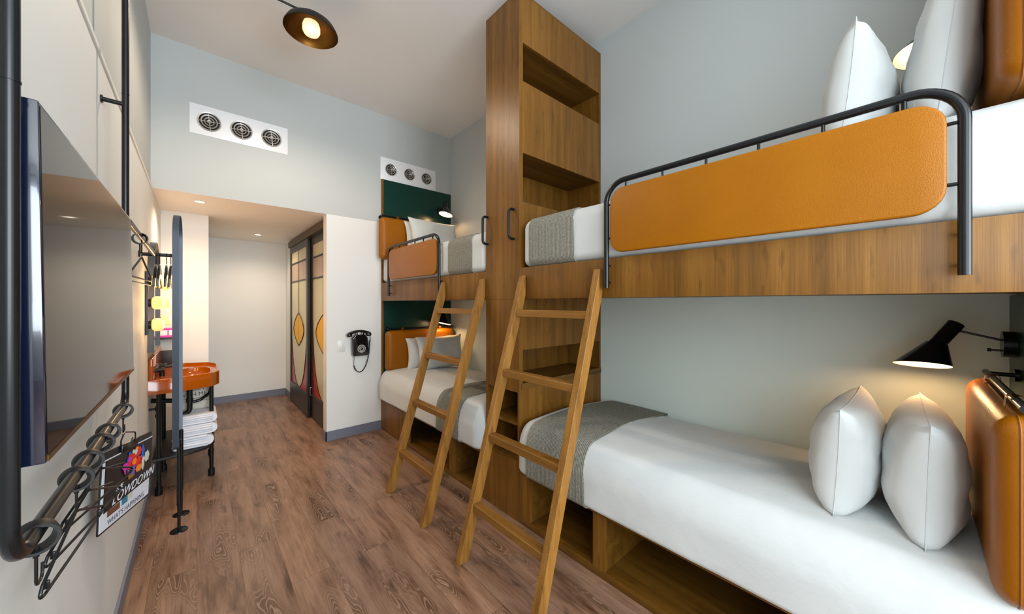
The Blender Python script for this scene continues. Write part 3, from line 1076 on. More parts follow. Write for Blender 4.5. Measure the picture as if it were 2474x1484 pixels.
# ------------------------------------------------------------------ reading lamps
def reading_lamp(x, zc, side, lab, power, xs=0.0):
    wall = YH if side > 0 else YF - .022
    t = root('reading_lamp', (x, wall, zc), lab, 'wall lamp', 'black bedside reading lamps')
    S = side
    def P(dx, dy, dz):
        return Vector((x + dx, wall + S * dy, zc + dz))
    part('wall_plate', MB().cyl(P(0, 0.001, 0), P(0, .034, 0), .052, 32), 'black', t)
    part('arm', MB().cyl(P(0, .03, .014), P(0, .158, .052), .0045, 10), 'black', t)
    part('switch', MB().cyl(P(0.0, .03, -.026), P(0, .062, -.026), .004, 10).cyl(P(0, .06, -.026), P(0, .07, -.026), .007, 12), 'black', t)
    # slanted tube joined to a sheared cone
    a = P(-.01, .150, .078)
    b = P(-.045, .205, -.012)
    sh = MB()
    sh.cyl(a, b, .026, 28)
    part('lamp_head', sh, 'black', t)
    cone = MB()
    n = 36
    top = [b + Vector(((math.cos(q)) * .030, math.sin(q) * .030, .012)) for q in [2 * PI * i / n for i in range(n)]]
    cen = P(-.065, .248, -.104)
    low = [cen + Vector((math.cos(q) * .086, math.sin(q) * .088, -math.cos(q) * .086 * .25)) for q in [2 * PI * i / n for i in range(n)]]
    def loft(mb, A, B_):
        va = [mb.bm.verts.new(p) for p in A]
        vb = [mb.bm.verts.new(p) for p in B_]
        for i in range(n):
            mb.bm.faces.new((va[i], va[(i + 1) % n], vb[(i + 1) % n], vb[i]))
        return va, vb
    va, vb = loft(cone, top, low)
    cone.bm.faces.new(va)
    part('cone_shade', cone, 'black', t)
    inner = MB()
    top2 = [p + (b - p) * .12 + Vector((0, 0, -.004)) for p in top]
    low2 = [p + (cen - p) * .02 for p in low]
    va, vb = loft(inner, top2, low2)
    inner.bm.faces.new(va)
    part('shade_lining', inner, 'lamp_lining', t, 'white inside of the cone')
    bc = b + (cen - b) * .42
    part('bulb', MB().sphere(bc, .022), 'lampglow', t, 'glowing bulb')
    pl = point_light('reading_light', b + (cen - b) * .80, power, (1.0, .62, .30), .022)
    return t

reading_lamp(2.44, 1.335, 1, 'black cone reading lamp lit above the near lower bunk pillows', 2.6)
reading_lamp(2.42, 2.69, 1, 'reading lamp glowing behind the near upper bunk pillows', 1.4)
reading_lamp(2.44, 2.735, -1, 'small black reading lamp lit over the far upper bunk', 2.2)
reading_lamp(2.42, 1.345, -1, 'black cone reading lamp behind the far ladder, over the lower bunk', 2.6)

# ------------------------------------------------------------------ ladders
def ladder(y0, y1, lab):
    L = root('bunk_ladder', (1.13, (y0 + y1) / 2, 0), lab, 'ladder', 'oak ladders leaning on the bunks')
    w_ = .042
    dep = .060
    xt = XF - .004
    sl = .298
    def xz(z):                     # centreline front
        return 1.120 + sl * z
    for y in (y0, y1 - w_):
        # side profile polygon in XZ: foot flat on floor, top cut upright against the fascia
        dx = dep / math.cos(math.atan(sl))
        zt = 1.685
        xtop = xt
        ztouch = (xtop - dx - 1.120) / sl
        poly = [(1.120, y, 0), (1.120 + dx, y, 0), (xtop, y, (xtop - dx - 1.120) / sl), (xtop, y, zt), (xz(zt), y, zt)]
        part('side_rail', MB().prism(poly, (0, w_, 0), .002, 1), 'lad_z', L, smooth=False)
    for z in (1.455, 1.080, .700, .315):
        x = xz(z)
        m = MB().box(x - .002 + .004, x + .058, y0 + w_, y1 - w_, z - .040, z + .002, .002, 1)
        r_ = part('rung', m, 'lad_y', L, smooth=False)
        gm = MB()
        for q in range(4):
            gm.box(x + .012 + q * .011, x + .016 + q * .011, y0 + w_ + .004, y1 - w_ - .004, z + .0015, z + .0035)
        part('tread_groove', gm, 'lad_y', r_)
    return L
ladder(1.118, 1.762, 'near oak ladder leaning on the bunk with the long leather panel')
ladder(2.165, 2.785, 'far oak ladder leaning on the corner bunk')

# ------------------------------------------------------------------ pipe frame on the left wall
XP = -.215
pf = root('pipe_rail_frame', (XP, 1.5, 0), 'black pipe frame with hanging rail on the left wall around the television', 'pipe frame')
Yn, Yf_, Zr = .918, 2.104, 1.094
pts = fillet([(XP, Yn, 3.62), (XP, Yn, Zr), (XP, Yf_, Zr), (XP, Yf_, 3.62)], .062, 9)
pf['category'] = 'pipe frame'
npt = len(pts) - 1
part('pipe', MB().tube(pts, lambda t_: .0108 + .0022 * math.sin(PI * t_) ** 2 if 0 < t_ < 1 else .0108, 18), 'black', pf)
for y, zs in ((Yn, (1.80, 2.9)), (Yf_, (2.30, 2.95, 1.4))):
    for z in zs:
        part('wall_bracket', MB().cyl((XL + .001, y, z), (XP, y, z), .0085, 14).cyl((XL + .0005, y, z), (XL + .006, y, z), .015, 18)
             .cyl((XP, y, z + .04), (XP, y, z + .043), .0118, 16), 'black', pf)
for y in (Yn, Yf_):
    part('end_cap', MB().cyl((XP, y, 3.62), (XP, y, 3.64), .013, 16), 'black', pf)

def ring(y, yaw, lab, hook):
    cz = Zr - .0125
    t = root('rail_ring', (XP, y, cz), lab, 'ring hook', 'wide black rings on the hanging rail')
    rot = Matrix.Translation((XP, y, cz)) @ Matrix.Rotation(yaw - .02, 4, 'Z') @ Matrix.Rotation(PI / 2, 4, 'X')
    part('band', MB().lathe([(.0212, -.017), (.0262, -.017), (.0280, -.012), (.0280, .012), (.0262, .017), (.0212, .017), (.0212, -.017)], rot, 32, cap=False), 'black_matte', t)
    zb = cz - .0272
    part('screw', MB().cyl((XP, y, cz - .023), (XP, y, cz - .018), .0045, 8).cyl((XP, y, zb), (XP, y, zb - .008), .004, 10), 'chrome' if False else 'black', t)
    if hook:
        p = fillet([(XP, y, zb), (XP, y, zb - .062), (XP, y + .034, zb - .062), (XP, y + .036, zb - .036)], .012, 6)
        part('hook', MB().tube(p, .0024, 8), 'black', t)
    return t
ring(1.040, .35, 'wide black ring with an empty J hook, lowest left on the rail', True)
ring(1.326, .30, 'wide black ring on the rail carrying the nearest wire hanger', False)
ring(1.452, .30, 'wide black ring on the rail carrying the middle wire hanger', False)
ring(1.618, .30, 'wide black ring on the rail carrying the farthest wire hanger', False)
ring(1.735, .25, 'wide black ring without a hook, between the hangers and the placard', False)
ring(2.045, .20, 'wide black ring with the hook that holds the placard', True)

def rail_hanger(y, yaw, lab):
    z0 = Zr - .0125 - .0352
    t = root('wire_hanger', (XP, y, z0), lab, 'hanger', 'black wire hangers on the low rail')
    c, s = math.cos(yaw), math.sin(yaw)
    def P(a, dz):                 # a along the hanger
        return Vector((XP + a * s, y + a * c, z0 + dz))
    part('stem', MB().cyl(P(0, 0), P(0, -.042), .0026, 8), 'black', t)
    hw = .172
    sh = fillet([P(0, -.040), P(-.012, -.046), P(-hw + .015, -.118), P(-hw, -.138), P(-hw + .022, -.142), P(hw - .02, -.122), P(hw, -.118), P(hw - .015, -.104), P(.012, -.046), P(0, -.040)], .009, 5)
    part('frame', MB().tube(sh, .0031, 8), 'black', t)
    part('cross_bar', MB().cyl(P(-.004, -.044), P(.12, -.074), .0020, 8), 'black', t)
    for a in (-.14, .14):
        part('clip', MB().box(-.004, .004, -.004, .004, -.010, .006, .0015, 2, Matrix.Translation(P(a, -.125 if a < 0 else -.112))), 'black', t)
    return t
rail_hanger(1.326, .12, 'black wire hanger nearest the viewer, below the television')
rail_hanger(1.452, .24, 'middle black wire hanger of the three below the television')
rail_hanger(1.618, .30, 'black wire hanger below the television, the one overlapping the placard most')

# ------------------------------------------------------------------ placard
pc = Vector((-.211, 2.045, 0))
pa = Vector((-.257, 1.838, 0)); pb = Vector((-.164, 2.262, 0))
pb.z = -.055
ex = (pb - pa).normalized(); Wp = (pb - pa).length
ztop, zbot = .978, .703
nrm = Vector((ex.y, -ex.x, 0)).normalized()
ey = nrm.cross(ex)
PM = Matrix(((ex.x, ey.x, nrm.x, pa.x), (ex.y, ey.y, nrm.y, pa.y), (ex.z, ey.z, nrm.z, zbot), (0, 0, 0, 1)))   # local x along board, local y up, local z outward
Hp = ztop - zbot
def pl_box(m, x0, x1, y0, y1, z0, z1, b=0):
    return m.box(x0, x1, y0, y1, z0, z1, b, 2, PM)
pr_ = root('event_placard', (pc.x, pc.y, ztop), 'black placard with colourful figure print, reading THE LOWDOWN', 'placard')
board = MB()
bp = fillet([(0, 0, 0), (Wp, .0, 0), (Wp, Hp, 0), (0, Hp, 0)], .010, 4, closed=True)
board.prism([PM @ p for p in bp], nrm * .004, .0008, 1)
part('board', board, 'board', pr_)
sheet = part('paper_sheet', pl_box(pl_box(MB(), .006, Wp - .012, .008, .090, .0042, .0056), .006, .022, .09, Hp - .034, .0042, .0056), 'paper', pr_)
cover = part('black_cover_sheet', MB().prism([PM @ Vector(q) for q in ((.026, .066, .0058), (Wp - .001, .078, .0058), (Wp - .001, Hp - .026, .0058), (.026, Hp - .032, .0058))], nrm * .0012), 'board', pr_)
part('white_edge_line', pl_box(MB(), .010, Wp * .40, Hp - .030, Hp - .026, .006, .0076), 'paper', pr_)
part('white_edge_line', pl_box(MB(), Wp * .60, Wp - .004, Hp - .026, Hp - .022, .006, .0076), 'paper', pr_)
def blob(m, cx, cy, rx, ry, z, n=12, seed=0, spik=.15):
    pts = []
    for i in range(n):
        a = 2 * PI * i / n
        k_ = 1 + spik * math.sin(i * 2.7 + seed)
        pts.append(PM @ Vector((cx + rx * k_ * math.cos(a), cy + ry * k_ * math.sin(a), z)))
    m.prism(pts, nrm * .0004)
zz0 = .0072
for nm, mt_, specs in (
    ('printed_robe', 'p_red', [(.235, .170, .048, .040), (.285, .205, .040, .022), (.300, .135, .034, .034), (.215, .150, .030, .028)]),
    ('printed_bird', 'p_blue', [(.335, .180, .016, .036), (.330, .215, .008, .018), (.195, .188, .013, .011), (.205, .222, .012, .008)]),
    ('printed_flower', 'p_magenta', [(.168, .160, .026, .016), (.180, .135, .022, .020), (.205, .185, .018, .014)]),
    ('printed_fruit', 'p_orange', [(.245, .160, .020, .016), (.290, .105, .030, .018), (.262, .232, .016, .008)]),
    ('printed_plume', 'p_pale', [(.365, .150, .026, .028), (.250, .215, .014, .014), (.325, .120, .014, .034), (.225, .225, .010, .010)]),
    ('printed_vase', 'p_purple', [(.225, .105, .022, .026), (.235, .130, .012, .012)]),
    ('printed_plinth', 'p_gold', [(.195, .095, .012, .018), (.212, .086, .026, .008)])):
    m = MB()
    for i, (a, b, c_, d_) in enumerate(specs):
        b = .142 + (b - .09) * .66
        d_ *= .8
        blob(m, a, b, c_, d_, zz0 + .0003 * i, 14, i * 1.7 + len(nm), .16)
        if nm == 'printed_plume' and i < 3:
            part(nm, m, mt_, cover)
            m = MB()
    part(nm, m, mt_, cover)
    zz0 += .0012
m = MB()
text_mesh('THE', .022, PM @ Matrix.Translation((.075, .122, .0175)) @ Matrix.Rotation(.03, 4, 'Z'), m, .0003, 1.4, .25)
text_mesh('LOWDOWN', .046, PM @ Matrix.Translation((.050, .082, .0175)) @ Matrix.Rotation(.03, 4, 'Z'), m, .0003, 1.42, .35, spacing=1.02)
part('white_lettering', m, 'paper', cover, 'hand-drawn white letters', smooth=False)
m = MB()
text_mesh("WHAT'S HAPPENING", .026, PM @ Matrix.Translation((.060, .016, .0060)), m, .0002, 1.28)
part('slate_lettering', m, 'inkblue', sheet, 'narrow slate capitals', smooth=False)
m = pl_box(MB(), .055, .150, .044, .066, .0058, .0064)
part('photo_thumbnail', m, 'p_brown', sheet)
m = pl_box(MB(), .165, .215, .046, .070, .0058, .0064)
part('photo_thumbnail', m, 'p_teal', sheet)
m = pl_box(MB(), .216, .262, .048, .072, .0058, .0064)
part('photo_thumbnail', m, 'p_pale', sheet)
hm = MB()
top = Vector((pc.x, pc.y, Zr - .0125 - .0272 - .058))
c1 = PM @ Vector((Wp * .33, Hp - .004, .002)); c2 = PM @ Vector((Wp * .62, Hp - .003, .002))
hm.tube(fillet([c1, c1 + Vector((0, 0, .02)), top, c2 + Vector((0, 0, .03)), c2], .012, 5), .0024, 8)
hm.cyl(top + Vector((0, -.05, .004)), top + Vector((0, .01, 0)), .0022, 8)
part('hanger_wire', hm, 'black', pr_)
cl = MB()
pl_box(cl, Wp * .30, Wp * .62, Hp - .030, Hp + .002, .004, .012, .003)
cl.tube(fillet([PM @ Vector((Wp * .46, Hp - .01, .012)), PM @ Vector((Wp * .46, Hp + .014, .014)), PM @ Vector((Wp * .53, Hp + .014, .014)), PM @ Vector((Wp * .53, Hp - .01, .012))], .006, 5), .0018, 6)
part('bulldog_clip', cl, 'black', pr_)

# ------------------------------------------------------------------ television
tv = root('television', (-.19, 1.49, 1.232), 'wall-mounted flat television with dark reflective screen inside the pipe frame', 'television')
y0, y1, z0, z1 = .946, 2.035, 1.236, 1.832
xt_, xb_ = -.1935, -.1855
def tvp(y, z, d=0):
    f = (z - z0) / (z1 - z0)
    return Vector((xb_ + (xt_ - xb_) * f + d, y, z))
case = MB()
b = bmesh.new()
vf = [b.verts.new(tvp(y, z, 0)) for y, z in ((y0, z0), (y1, z0), (y1, z1), (y0, z1))]
vb = [b.verts.new(tvp(y, z, -.040)) for y, z in ((y0, z0), (y1, z0), (y1, z1), (y0, z1))]
b.faces.new(vf); b.faces.new(vb[::-1])
for i in range(4):
    b.faces.new((vf[i], vb[i], vb[(i + 1) % 4], vf[(i + 1) % 4]))
bmesh.ops.recalc_face_normals(b, faces=b.faces[:])
bmesh.ops.bevel(b, geom=b.edges[:], offset=.003, segments=2, profile=.5, affect='EDGES')
case.merge(b)
part('casing', case, 'tvcase', tv, 'glossy blue-black casing')
def quad_plate(d0, d1, ya, yb, za, zb):
    m = MB()
    a = [tvp(y, z, d0) for y, z in ((ya, za), (yb, za), (yb, zb), (ya, zb))]
    m.prism(a, (d1 - d0, 0, 0))
    return m
part('screen', quad_plate(.0002, .0010, y0 + .006, y1 - .010, z0 + .014, z1 - .008), 'screen', tv, smooth=False)
part('bottom_strip', quad_plate(.0002, .0016, y0 + .006, y1 - .006, z0 + .002, z0 + .012), 'brass', tv, 'thin bronze strip along the lower edge', smooth=False)
part('mounting_bracket', MB().box(XL + .0005, -.228, 1.2, 1.78, 1.38, 1.68), 'black_matte', tv)

# ------------------------------------------------------------------ clothes rack behind the television
rk = root('clothes_rack', (-.2, 3.3, 1.82), 'black wall rail with cross rod beyond the television', 'clothes rack')
part('cross_rod', MB().cyl((XL + .001, 3.31, 1.820), (-.101, 3.31, 1.820), .0115, 16).cyl((XL + .0005, 3.31, 1.82), (XL + .008, 3.31, 1.82), .022, 20), 'black', rk)
part('long_rail', MB().cyl((-.2095, 2.122, 1.835), (-.2095, 3.31, 1.822), .0115, 16), 'black', rk)
t = root('rail_ring', (-.2095, 2.52, 1.822), 'wide black ring on the upper rail beside the television edge', 'ring hook', 'wide black rings on the upper rail')
rot = Matrix.Translation((-.2095, 2.52, 1.818)) @ Matrix.Rotation(.25, 4, 'Z') @ Matrix.Rotation(PI / 2, 4, 'X')
part('band', MB().lathe([(.0235, -.018), (.0275, -.018), (.0275, .018), (.0235, .018), (.0235, -.018)], rot, 28, cap=False), 'black_matte', t)
part('hook', MB().tube(fillet([(-.2095, 2.52, 1.790), (-.2095, 2.52, 1.745), (-.2095, 2.56, 1.745)], .012), .003, 8), 'black', t)
t = root('wire_hanger', (-.2095, 2.60, 1.79), 'black wire hanger on the upper rail, half hidden by the television', 'hanger')
part('hook_stem', MB().tube([(-.2095, 2.60, 1.836), (-.2095, 2.60, 1.740)], .003, 8), 'black', t)
tri = fillet([(-.2095, 2.60, 1.735), (-.225, 2.36, 1.645), (-.225, 2.37, 1.625), (-.195, 2.86, 1.625), (-.195, 2.87, 1.645), (-.2095, 2.60, 1.735)], .008, 4)
part('frame', MB().tube(tri, .0042, 8), 'black', t)
part('lower_bar', MB().tube([(-.222, 2.38, 1.602), (-.196, 2.86, 1.602)], .003, 8), 'black', t)
def edge_hanger(x, dy, lean, lab):
    t = root('clothes_hanger', (x, 3.31, 1.82), lab, 'hanger', 'black hangers seen edge-on on the cross rod')
    hk = [(x, 3.31 + .0145 * math.cos(a), 1.8185 + .0145 * math.sin(a)) for a in [PI * (-.15 + 1.15 * i / 12) for i in range(13)]]
    hk = [(x, 3.31 - .002, 1.76)] + [(x, 3.298, 1.80)] + hk[::-1]
    part('hook', MB().tube(hk, .0022, 8), 'black', t)
    m = MB()
    prof = []
    n = 16
    for i in range(n + 1):
        a = -1 + 2 * i / n
        prof.append(Vector((0, a * .19, 1.765 - .0 - .10 * abs(a) ** 1.3 - .01)))
    low = [Vector((0, p.y, p.z - .052 - .03 * (1 - abs(p.y) / .19))) for p in prof]
    pts = [Vector((x - .006, 3.31 + p.y, p.z)) for p in prof] + [Vector((x - .006, 3.31 + p.y, p.z)) for p in low[::-1]]
    m.prism(pts, (.011, 0, 0), .002, 2)
    part('shoulders', m, 'black', t)
    return t
for i, (x, lab) in enumerate(((-.2000, 'black hanger on the cross rod, nearest the left wall'), (-.1830, 'black hanger on the cross rod, second from the left wall'),
                              (-.1500, 'black hanger on the cross rod, third from the left wall'), (-.1300, 'black hanger on the cross rod, closest to the tall mirror'))):
    edge_hanger(x, 0, 0, lab)

# ------------------------------------------------------------------ standing pill mirror
sm = root('standing_mirror', (-.098, 3.33, 0), 'tall pill-shaped mirror in a dark frame standing on two poles', 'mirror')
ya, yb = 3.195, 3.485
za, zb = .52, 2.10
rr = (yb - ya) / 2
def pill(y0, y1, z0, z1, x, n=12):
    r = (y1 - y0) / 2
    c = (y0 + y1) / 2
    out = [Vector((x, c + r * math.cos(a), z1 - r + r * math.sin(a))) for a in [PI * i / n for i in range(n + 1)]]
    out += [Vector((x, c + r * math.cos(a), z0 + r * .3 + r * .3 * math.sin(a))) for a in [PI + PI * i / n for i in range(n + 1)]]
    return out
rotm = Matrix.Translation((-.098, 3.34, 0)) @ Matrix.Rotation(-.040, 4, 'Z') @ Matrix.Translation((.098, -3.34, 0))
f = MB().ring(pill(ya, yb, za, zb, -.1145), pill(ya + .006, yb - .006, za + .006, zb - .006, -.1145), (.033, 0, 0))
f.bm.transform(rotm)
part('frame', f, 'gunmetal', sm)
g = MB().prism(pill(ya + .0065, yb - .0065, za + .0065, zb - .0065, -.100), (.004, 0, 0))
g.bm.transform(rotm)
part('mirror_glass', g, 'mirror', sm, smooth=False)
for y, x, zt in ((3.215, -.088, .60), (3.455, -.083, .60)):
    part('pole', MB().cyl((x, y, 0.004), (x, y, .20), .0085, 14).cyl((x, y, .17), (x, y, zt), .0118, 14), 'black', sm)
    part('floor_flange', MB().lathe([(0, .007), (.018, .008), (.044, .005), (.046, .0005), (0, .0005)], Matrix.Translation((x, y, 0)), 28), 'black', sm)

# ------------------------------------------------------------------ wall mirror and globe lights
wm = root('wall_mirror', (XL, 4.14, 1.13), 'arched wall mirror in a dark frame above the amber basin', 'mirror')
def arch(y0, y1, z0, z1, x, n=16):
    r = (y1 - y0) / 2
    c = (y0 + y1) / 2
    return [Vector((x, y0, z0)), Vector((x, y1, z0))] + [Vector((x, c + r * math.cos(a), z1 - r + r * math.sin(a))) for a in [PI * i / n for i in range(n + 1)]]
part('frame', MB().ring(arch(3.85, 4.43, 1.125, 2.0, XL + .001), arch(3.858, 4.422, 1.133, 1.992, XL + .001), (.037, 0, 0)), 'gunmetal', wm)
part('mirror_glass', MB().prism(arch(3.859, 4.421, 1.134, 1.991, XL + .018), (.004, 0, 0)), 'mirror', wm, smooth=False)
def globe_bar(y, lab):
    t = root('globe_wall_light', (XL, y, 1.5), lab, 'wall light', 'amber globe lights beside the wall mirror')
    part('backplate', MB().box(XL + .0005, XL + .018, y - .022, y + .022, 1.27, 1.735, .004), 'gunmetal', t)
    for z in (1.343, 1.503, 1.665):
        part('socket', MB().cyl((XL + .018, y, z), (XL + .034, y, z), .030, 24), 'black', t)
        gpr = [(.030, 0), (.042, .008), (.048, .024), (.047, .044), (.038, .060), (.018, .068), (0, .069)]
        part('globe', MB().lathe(gpr, Matrix.Translation((XL + .034, y, z)) @ Matrix.Rotation(PI / 2, 4, 'Y'), 28), 'globe', t, 'glowing amber globe')
        point_light('globe_light', (XL + .14, y, z), 1.9, (1.0, .58, .26), .04)
    return t
globe_bar(3.70, 'bar of three amber globes on the near side of the wall mirror')
globe_bar(4.60, 'bar of three amber globes on the far side of the wall mirror')

# ------------------------------------------------------------------ washstand
ws = root('washstand', (-.08, 4.2, 0), 'amber glazed ceramic washstand basin on four black pipe legs', 'washbasin')
ZR = .905
out = fillet([(XL + .001, 3.895, 0), (-.085, 3.915, 0), (.105, 3.990, 0), (.150, 4.100, 0), (.155, 4.60, 0), (.105, 4.74, 0), (-.085, 4.83, 0), (XL + .001, 4.85, 0)], [0, .2, .05, .05, .05, .05, .2, 0], 4)
def inset(poly, d, z):
    c = Vector((-.06, 4.36, 0))
    res = []
    for p in poly:
        q = Vector(p)
        v_ = (q - c)
        q = q - Vector((math.copysign(min(abs(v_.x), d), v_.x), math.copysign(min(abs(v_.y), d), v_.y), 0))
        q.z = z
        res.append(q)
    return res
def at_z(poly, z):
    return [Vector((p.x, p.y, z)) for p in poly]
m = MB()
rings = [at_z(out, .790), at_z(out, ZR - .004), inset(out, .004, ZR), inset(out, .016, ZR), inset(out, .020, ZR - .022)]
vr = [[m.bm.verts.new(p) for p in r_] for r_ in rings]
for a, b in zip(vr, vr[1:]):
    for i in range(len(a)):
        j = (i + 1) % len(a)
        m.bm.faces.new((a[i], a[j], b[j], b[i]))
m.bm.faces.new(vr[0][::-1])
# bowl: nested rings below deck
dk = rings[-1]
bowlo = []
cb = Vector((-.025, 4.28, 0))
def bowl_ring(rx, ry, z, n):
    return [Vector((cb.x + rx * math.copysign(abs(math.cos(a)) ** .7, math.cos(a)), cb.y + ry * math.copysign(abs(math.sin(a)) ** .7, math.sin(a)), z)) for a in [2 * PI * i / n for i in range(n)]]
nb = 40
br_ = [bowl_ring(.125, .255, ZR - .0225, nb), bowl_ring(.127, .257, ZR - .014, nb), bowl_ring(.118, .248, ZR - .014, nb), bowl_ring(.112, .240, ZR - .045, nb), bowl_ring(.085, .20, ZR - .095, nb), bowl_ring(.03, .05, ZR - .108, nb)]
vb_ = [[m.bm.verts.new(p) for p in r_] for r_ in br_]
for a, b in zip(vb_, vb_[1:]):
    for i in range(nb):
        m.bm.faces.new((a[i], a[(i + 1) % nb], b[(i + 1) % nb], b[i]))
m.bm.faces.new(vb_[-1])
# deck between rim and bowl
e1 = [m.bm.edges.get((vr[-1][i], vr[-1][(i + 1) % len(vr[-1])])) for i in range(len(vr[-1]))]
e2 = [m.bm.edges.get((vb_[0][i], vb_[0][(i + 1) % nb])) for i in range(nb)]
bmesh.ops.triangle_fill(m.bm, use_beauty=True, use_dissolve=False, edges=[e for e in e1 + e2 if e])
basin = part('basin', m, 'ceramic', ws, angle=50)
part('drain', MB().lathe([(0, .004), (.016, .003), (.018, 0)], Matrix.Translation((cb.x, cb.y, ZR - .108)), 20), 'chrome', basin)
part('backsplash', MB().box(XL + .001, XL + .028, 3.90, 4.84, ZR - .01, 1.072, .008, 3), 'ceramic', ws, angle=50)
for x, y in ((-.222, 3.915), (-.222, 4.45), (.096, 4.065), (.105, 4.62)):
    part('leg', MB().cyl((x, y, .004), (x, y, .790), .0148, 16).cyl((x, y, .002), (x, y, .062), .0235, 20), 'black', ws)
sp = fillet([(XL + .02, 3.89, 0), (-.06, 3.90, 0), (.07, 3.96, 0), (.12, 4.10, 0), (.125, 4.60, 0), (.06, 4.70, 0), (XL + .02, 4.72, 0)], [0, .15, .1, .05, .05, .1, 0], 5)
part('lower_shelf', MB().prism(at_z(sp, .268), (0, 0, .020), .003, 2), 'black_matte', ws)
pp = fillet([(-.045, 4.10, .79), (-.045, 4.10, .575), (-.115, 4.10, .545), (-.13, 4.12, .68), (XL + .002, 4.14, .70)], [0, .045, .045, .03, 0], 8)
part('drain_trap', MB().tube(pp, .019, 16).cyl((-.045, 4.10, .66), (-.045, 4.10, .69), .024, 18).cyl((-.13, 4.12, .60), (-.13, 4.12, .63), .024, 18), 'black', ws)
part('supply_pipe', MB().tube(fillet([(-.04, 4.13, .645), (.02, 4.13, .655), (.085, 4.16, .70), (.10, 4.20, .76)], .04, 6), .0125, 12), 'black', ws)
part('shut_off_valve', MB().cyl((XL + .001, 3.97, .665), (XL + .05, 3.97, .665), .009, 12).sphere((XL + .045, 3.97, .665), .016, .7, 1, 2.0).sphere((XL + .045, 3.97, .61), .015, .7, 1, 1.6), 'black', ws)
fc = root('basin_tap', (-.2, 4.25, ZR), 'black bridge tap on the back ledge of the amber basin', 'tap')
part('body', MB().cyl((XL + .028, 4.05, .955), (XL + .028, 4.40, .955), .014, 14).cyl((XL + .06, 4.23, .88), (XL + .06, 4.23, .975), .018, 16), 'black', fc)
part('spout', MB().tube(fillet([(XL + .04, 4.23, .955), (-.13, 4.23, .965), (-.12, 4.23, .925)], .015, 6), .011, 12), 'black', fc)
for y in (4.08, 4.38):
    part('handle', MB().cyl((XL + .03, y, .955), (XL + .085, y, .955), .020, 18).cyl((XL + .06, y, .935), (XL + .06, y, .986), .006, 10), 'black', fc)
thing('toiletry_box', MB().box(-.262, -.14, 4.74, 4.80, ZR - .0215, 1.045, .004), 'black_matte', (-.2, 4.77, ZR - .0215), 'matte black box on the far end of the amber basin', 'box')
sf = root('wall_shelf', (-.2, 5.1, 1.15), 'small dark shelf in the corner beyond the globe lights', 'shelf')
part('board', MB().box(XL + .001, -.165, 4.95, 5.189, 1.140, 1.156, .002), 'black_matte', sf)
bx = root('tissue_carton', (-.23, 5.07, 1.1565), 'white and magenta carton on the small corner shelf', 'carton')
part('carton', MB().box(-.275, -.180, 5.00, 5.13, 1.1565, 1.245, .002), 'paper', bx)
part('magenta_band', MB().box(-.276, -.179, 4.999, 5.131, 1.158, 1.176).box(-.276, -.179, 4.999, 5.131, 1.228, 1.246)
     .box(-.222, -.212, 4.998, 5.131, 1.17, 1.235), 'p_magenta', bx, smooth=False)

# towels, paper bundle under the basin
def towel(cx, cy, z, w_, d_, h_, seed, lab):
    m = MB()
    layers = 5
    lh = h_ / layers
    for i in range(layers):
        o_ = .006 * math.sin(seed * 3 + i * 2.1)
        m.soft(cx - w_ / 2 + o_, cx + w_ / 2 + o_ * .5, cy - d_ / 2 + o_, cy + d_ / 2, z + lh * i, z + lh * (i + 1) + .002, .02, .02, lh * .48, lh * .48, 6, 3)
    m.tube([(cx + w_ / 2 - .012, cy - d_ / 2 + .015, z + h_ / 2), (cx + w_ / 2 - .012, cy + d_ / 2 - .015, z + h_ / 2)], h_ * .47, 14)
    return thing('folded_towel', m, 'towel', (cx, cy, z), lab, 'towel', 'white folded towels under the basin', angle=60)
towel(-.035, 4.15, .2885, .225, .34, .098, 1, 'white folded towel at the bottom of the stack under the basin')
towel(-.020, 4.16, .390, .250, .36, .088, 2, 'white folded towel second from the bottom of the stack under the basin')
towel(-.018, 4.17, .482, .255, .36, .076, 4, 'white folded towel on top of the stack under the basin')
nb_ = root('printed_paper_bag', (.0, 4.24, .560), 'white paper bag with black capitals wedged under the basin', 'paper bag')
part('bag', MB().soft(-.13, .10, 4.19, 4.33, .561, .775, .02, .03, .03, .03, 8, 4), 'newsprint', nb_, angle=70)
m = MB()
PB = Matrix(((1, 0, 0, -.115), (0, 0, -1, 4.187), (0, 1, 0, 0), (0, 0, 0, 1)))
text_mesh('A STEAM', .046, PB @ Matrix.Translation((0, .728, 0)) @ Matrix.Rotation(.05, 4, 'Z'), m, .001, .9)
text_mesh('WITH ME', .046, PB @ Matrix.Translation((.0, .680, 0)) @ Matrix.Rotation(.05, 4, 'Z'), m, .001, .95)
m.box(-.115, .085, 4.1865, 4.1885, .664, .666)
m.box(-.115, .085, 4.1865, 4.1885, .640, .642)
part('black_lettering', m, 'ink', nb_, smooth=False)

# ------------------------------------------------------------------ wall telephone and switch
ph = root('wall_telephone', (1.395, YF, 1.02), 'black rotary wall telephone with a hanging curly cord', 'telephone')
yf = YF - .001
body = MB()
body_poly = [(1.300, yf, 1.105), (1.335, yf, 1.145), (1.440, yf, 1.145), (1.470, yf, 1.105), (1.490, yf, .925), (1.480, yf, .905), (1.315, yf, .905), (1.305, yf, .925)]
body.prism(fillet(body_poly, .012, 4, closed=True), (0, -.075, 0), .010, 3)
part('body', body, 'bakelite', ph, angle=50)
mt = Matrix.Translation((1.400, yf - .075, .985)) @ Matrix.Rotation(PI / 2, 4, 'X')
dl = part('dial', MB().lathe([(.0, .004), (.044, .004), (.046, 0)], mt, 32), 'vent_grille', ph, 'silvery rotary dial')
m = MB()
for i in range(10):
    a = math.radians(-50 + i * 30)
    q = mt @ Matrix.Translation((.031 * math.cos(a), .031 * math.sin(a), .0045))
    m.lathe([(0, .0005), (.0062, .0005)], q, 12, cap=False)
part('finger_hole', m, 'dark', dl)
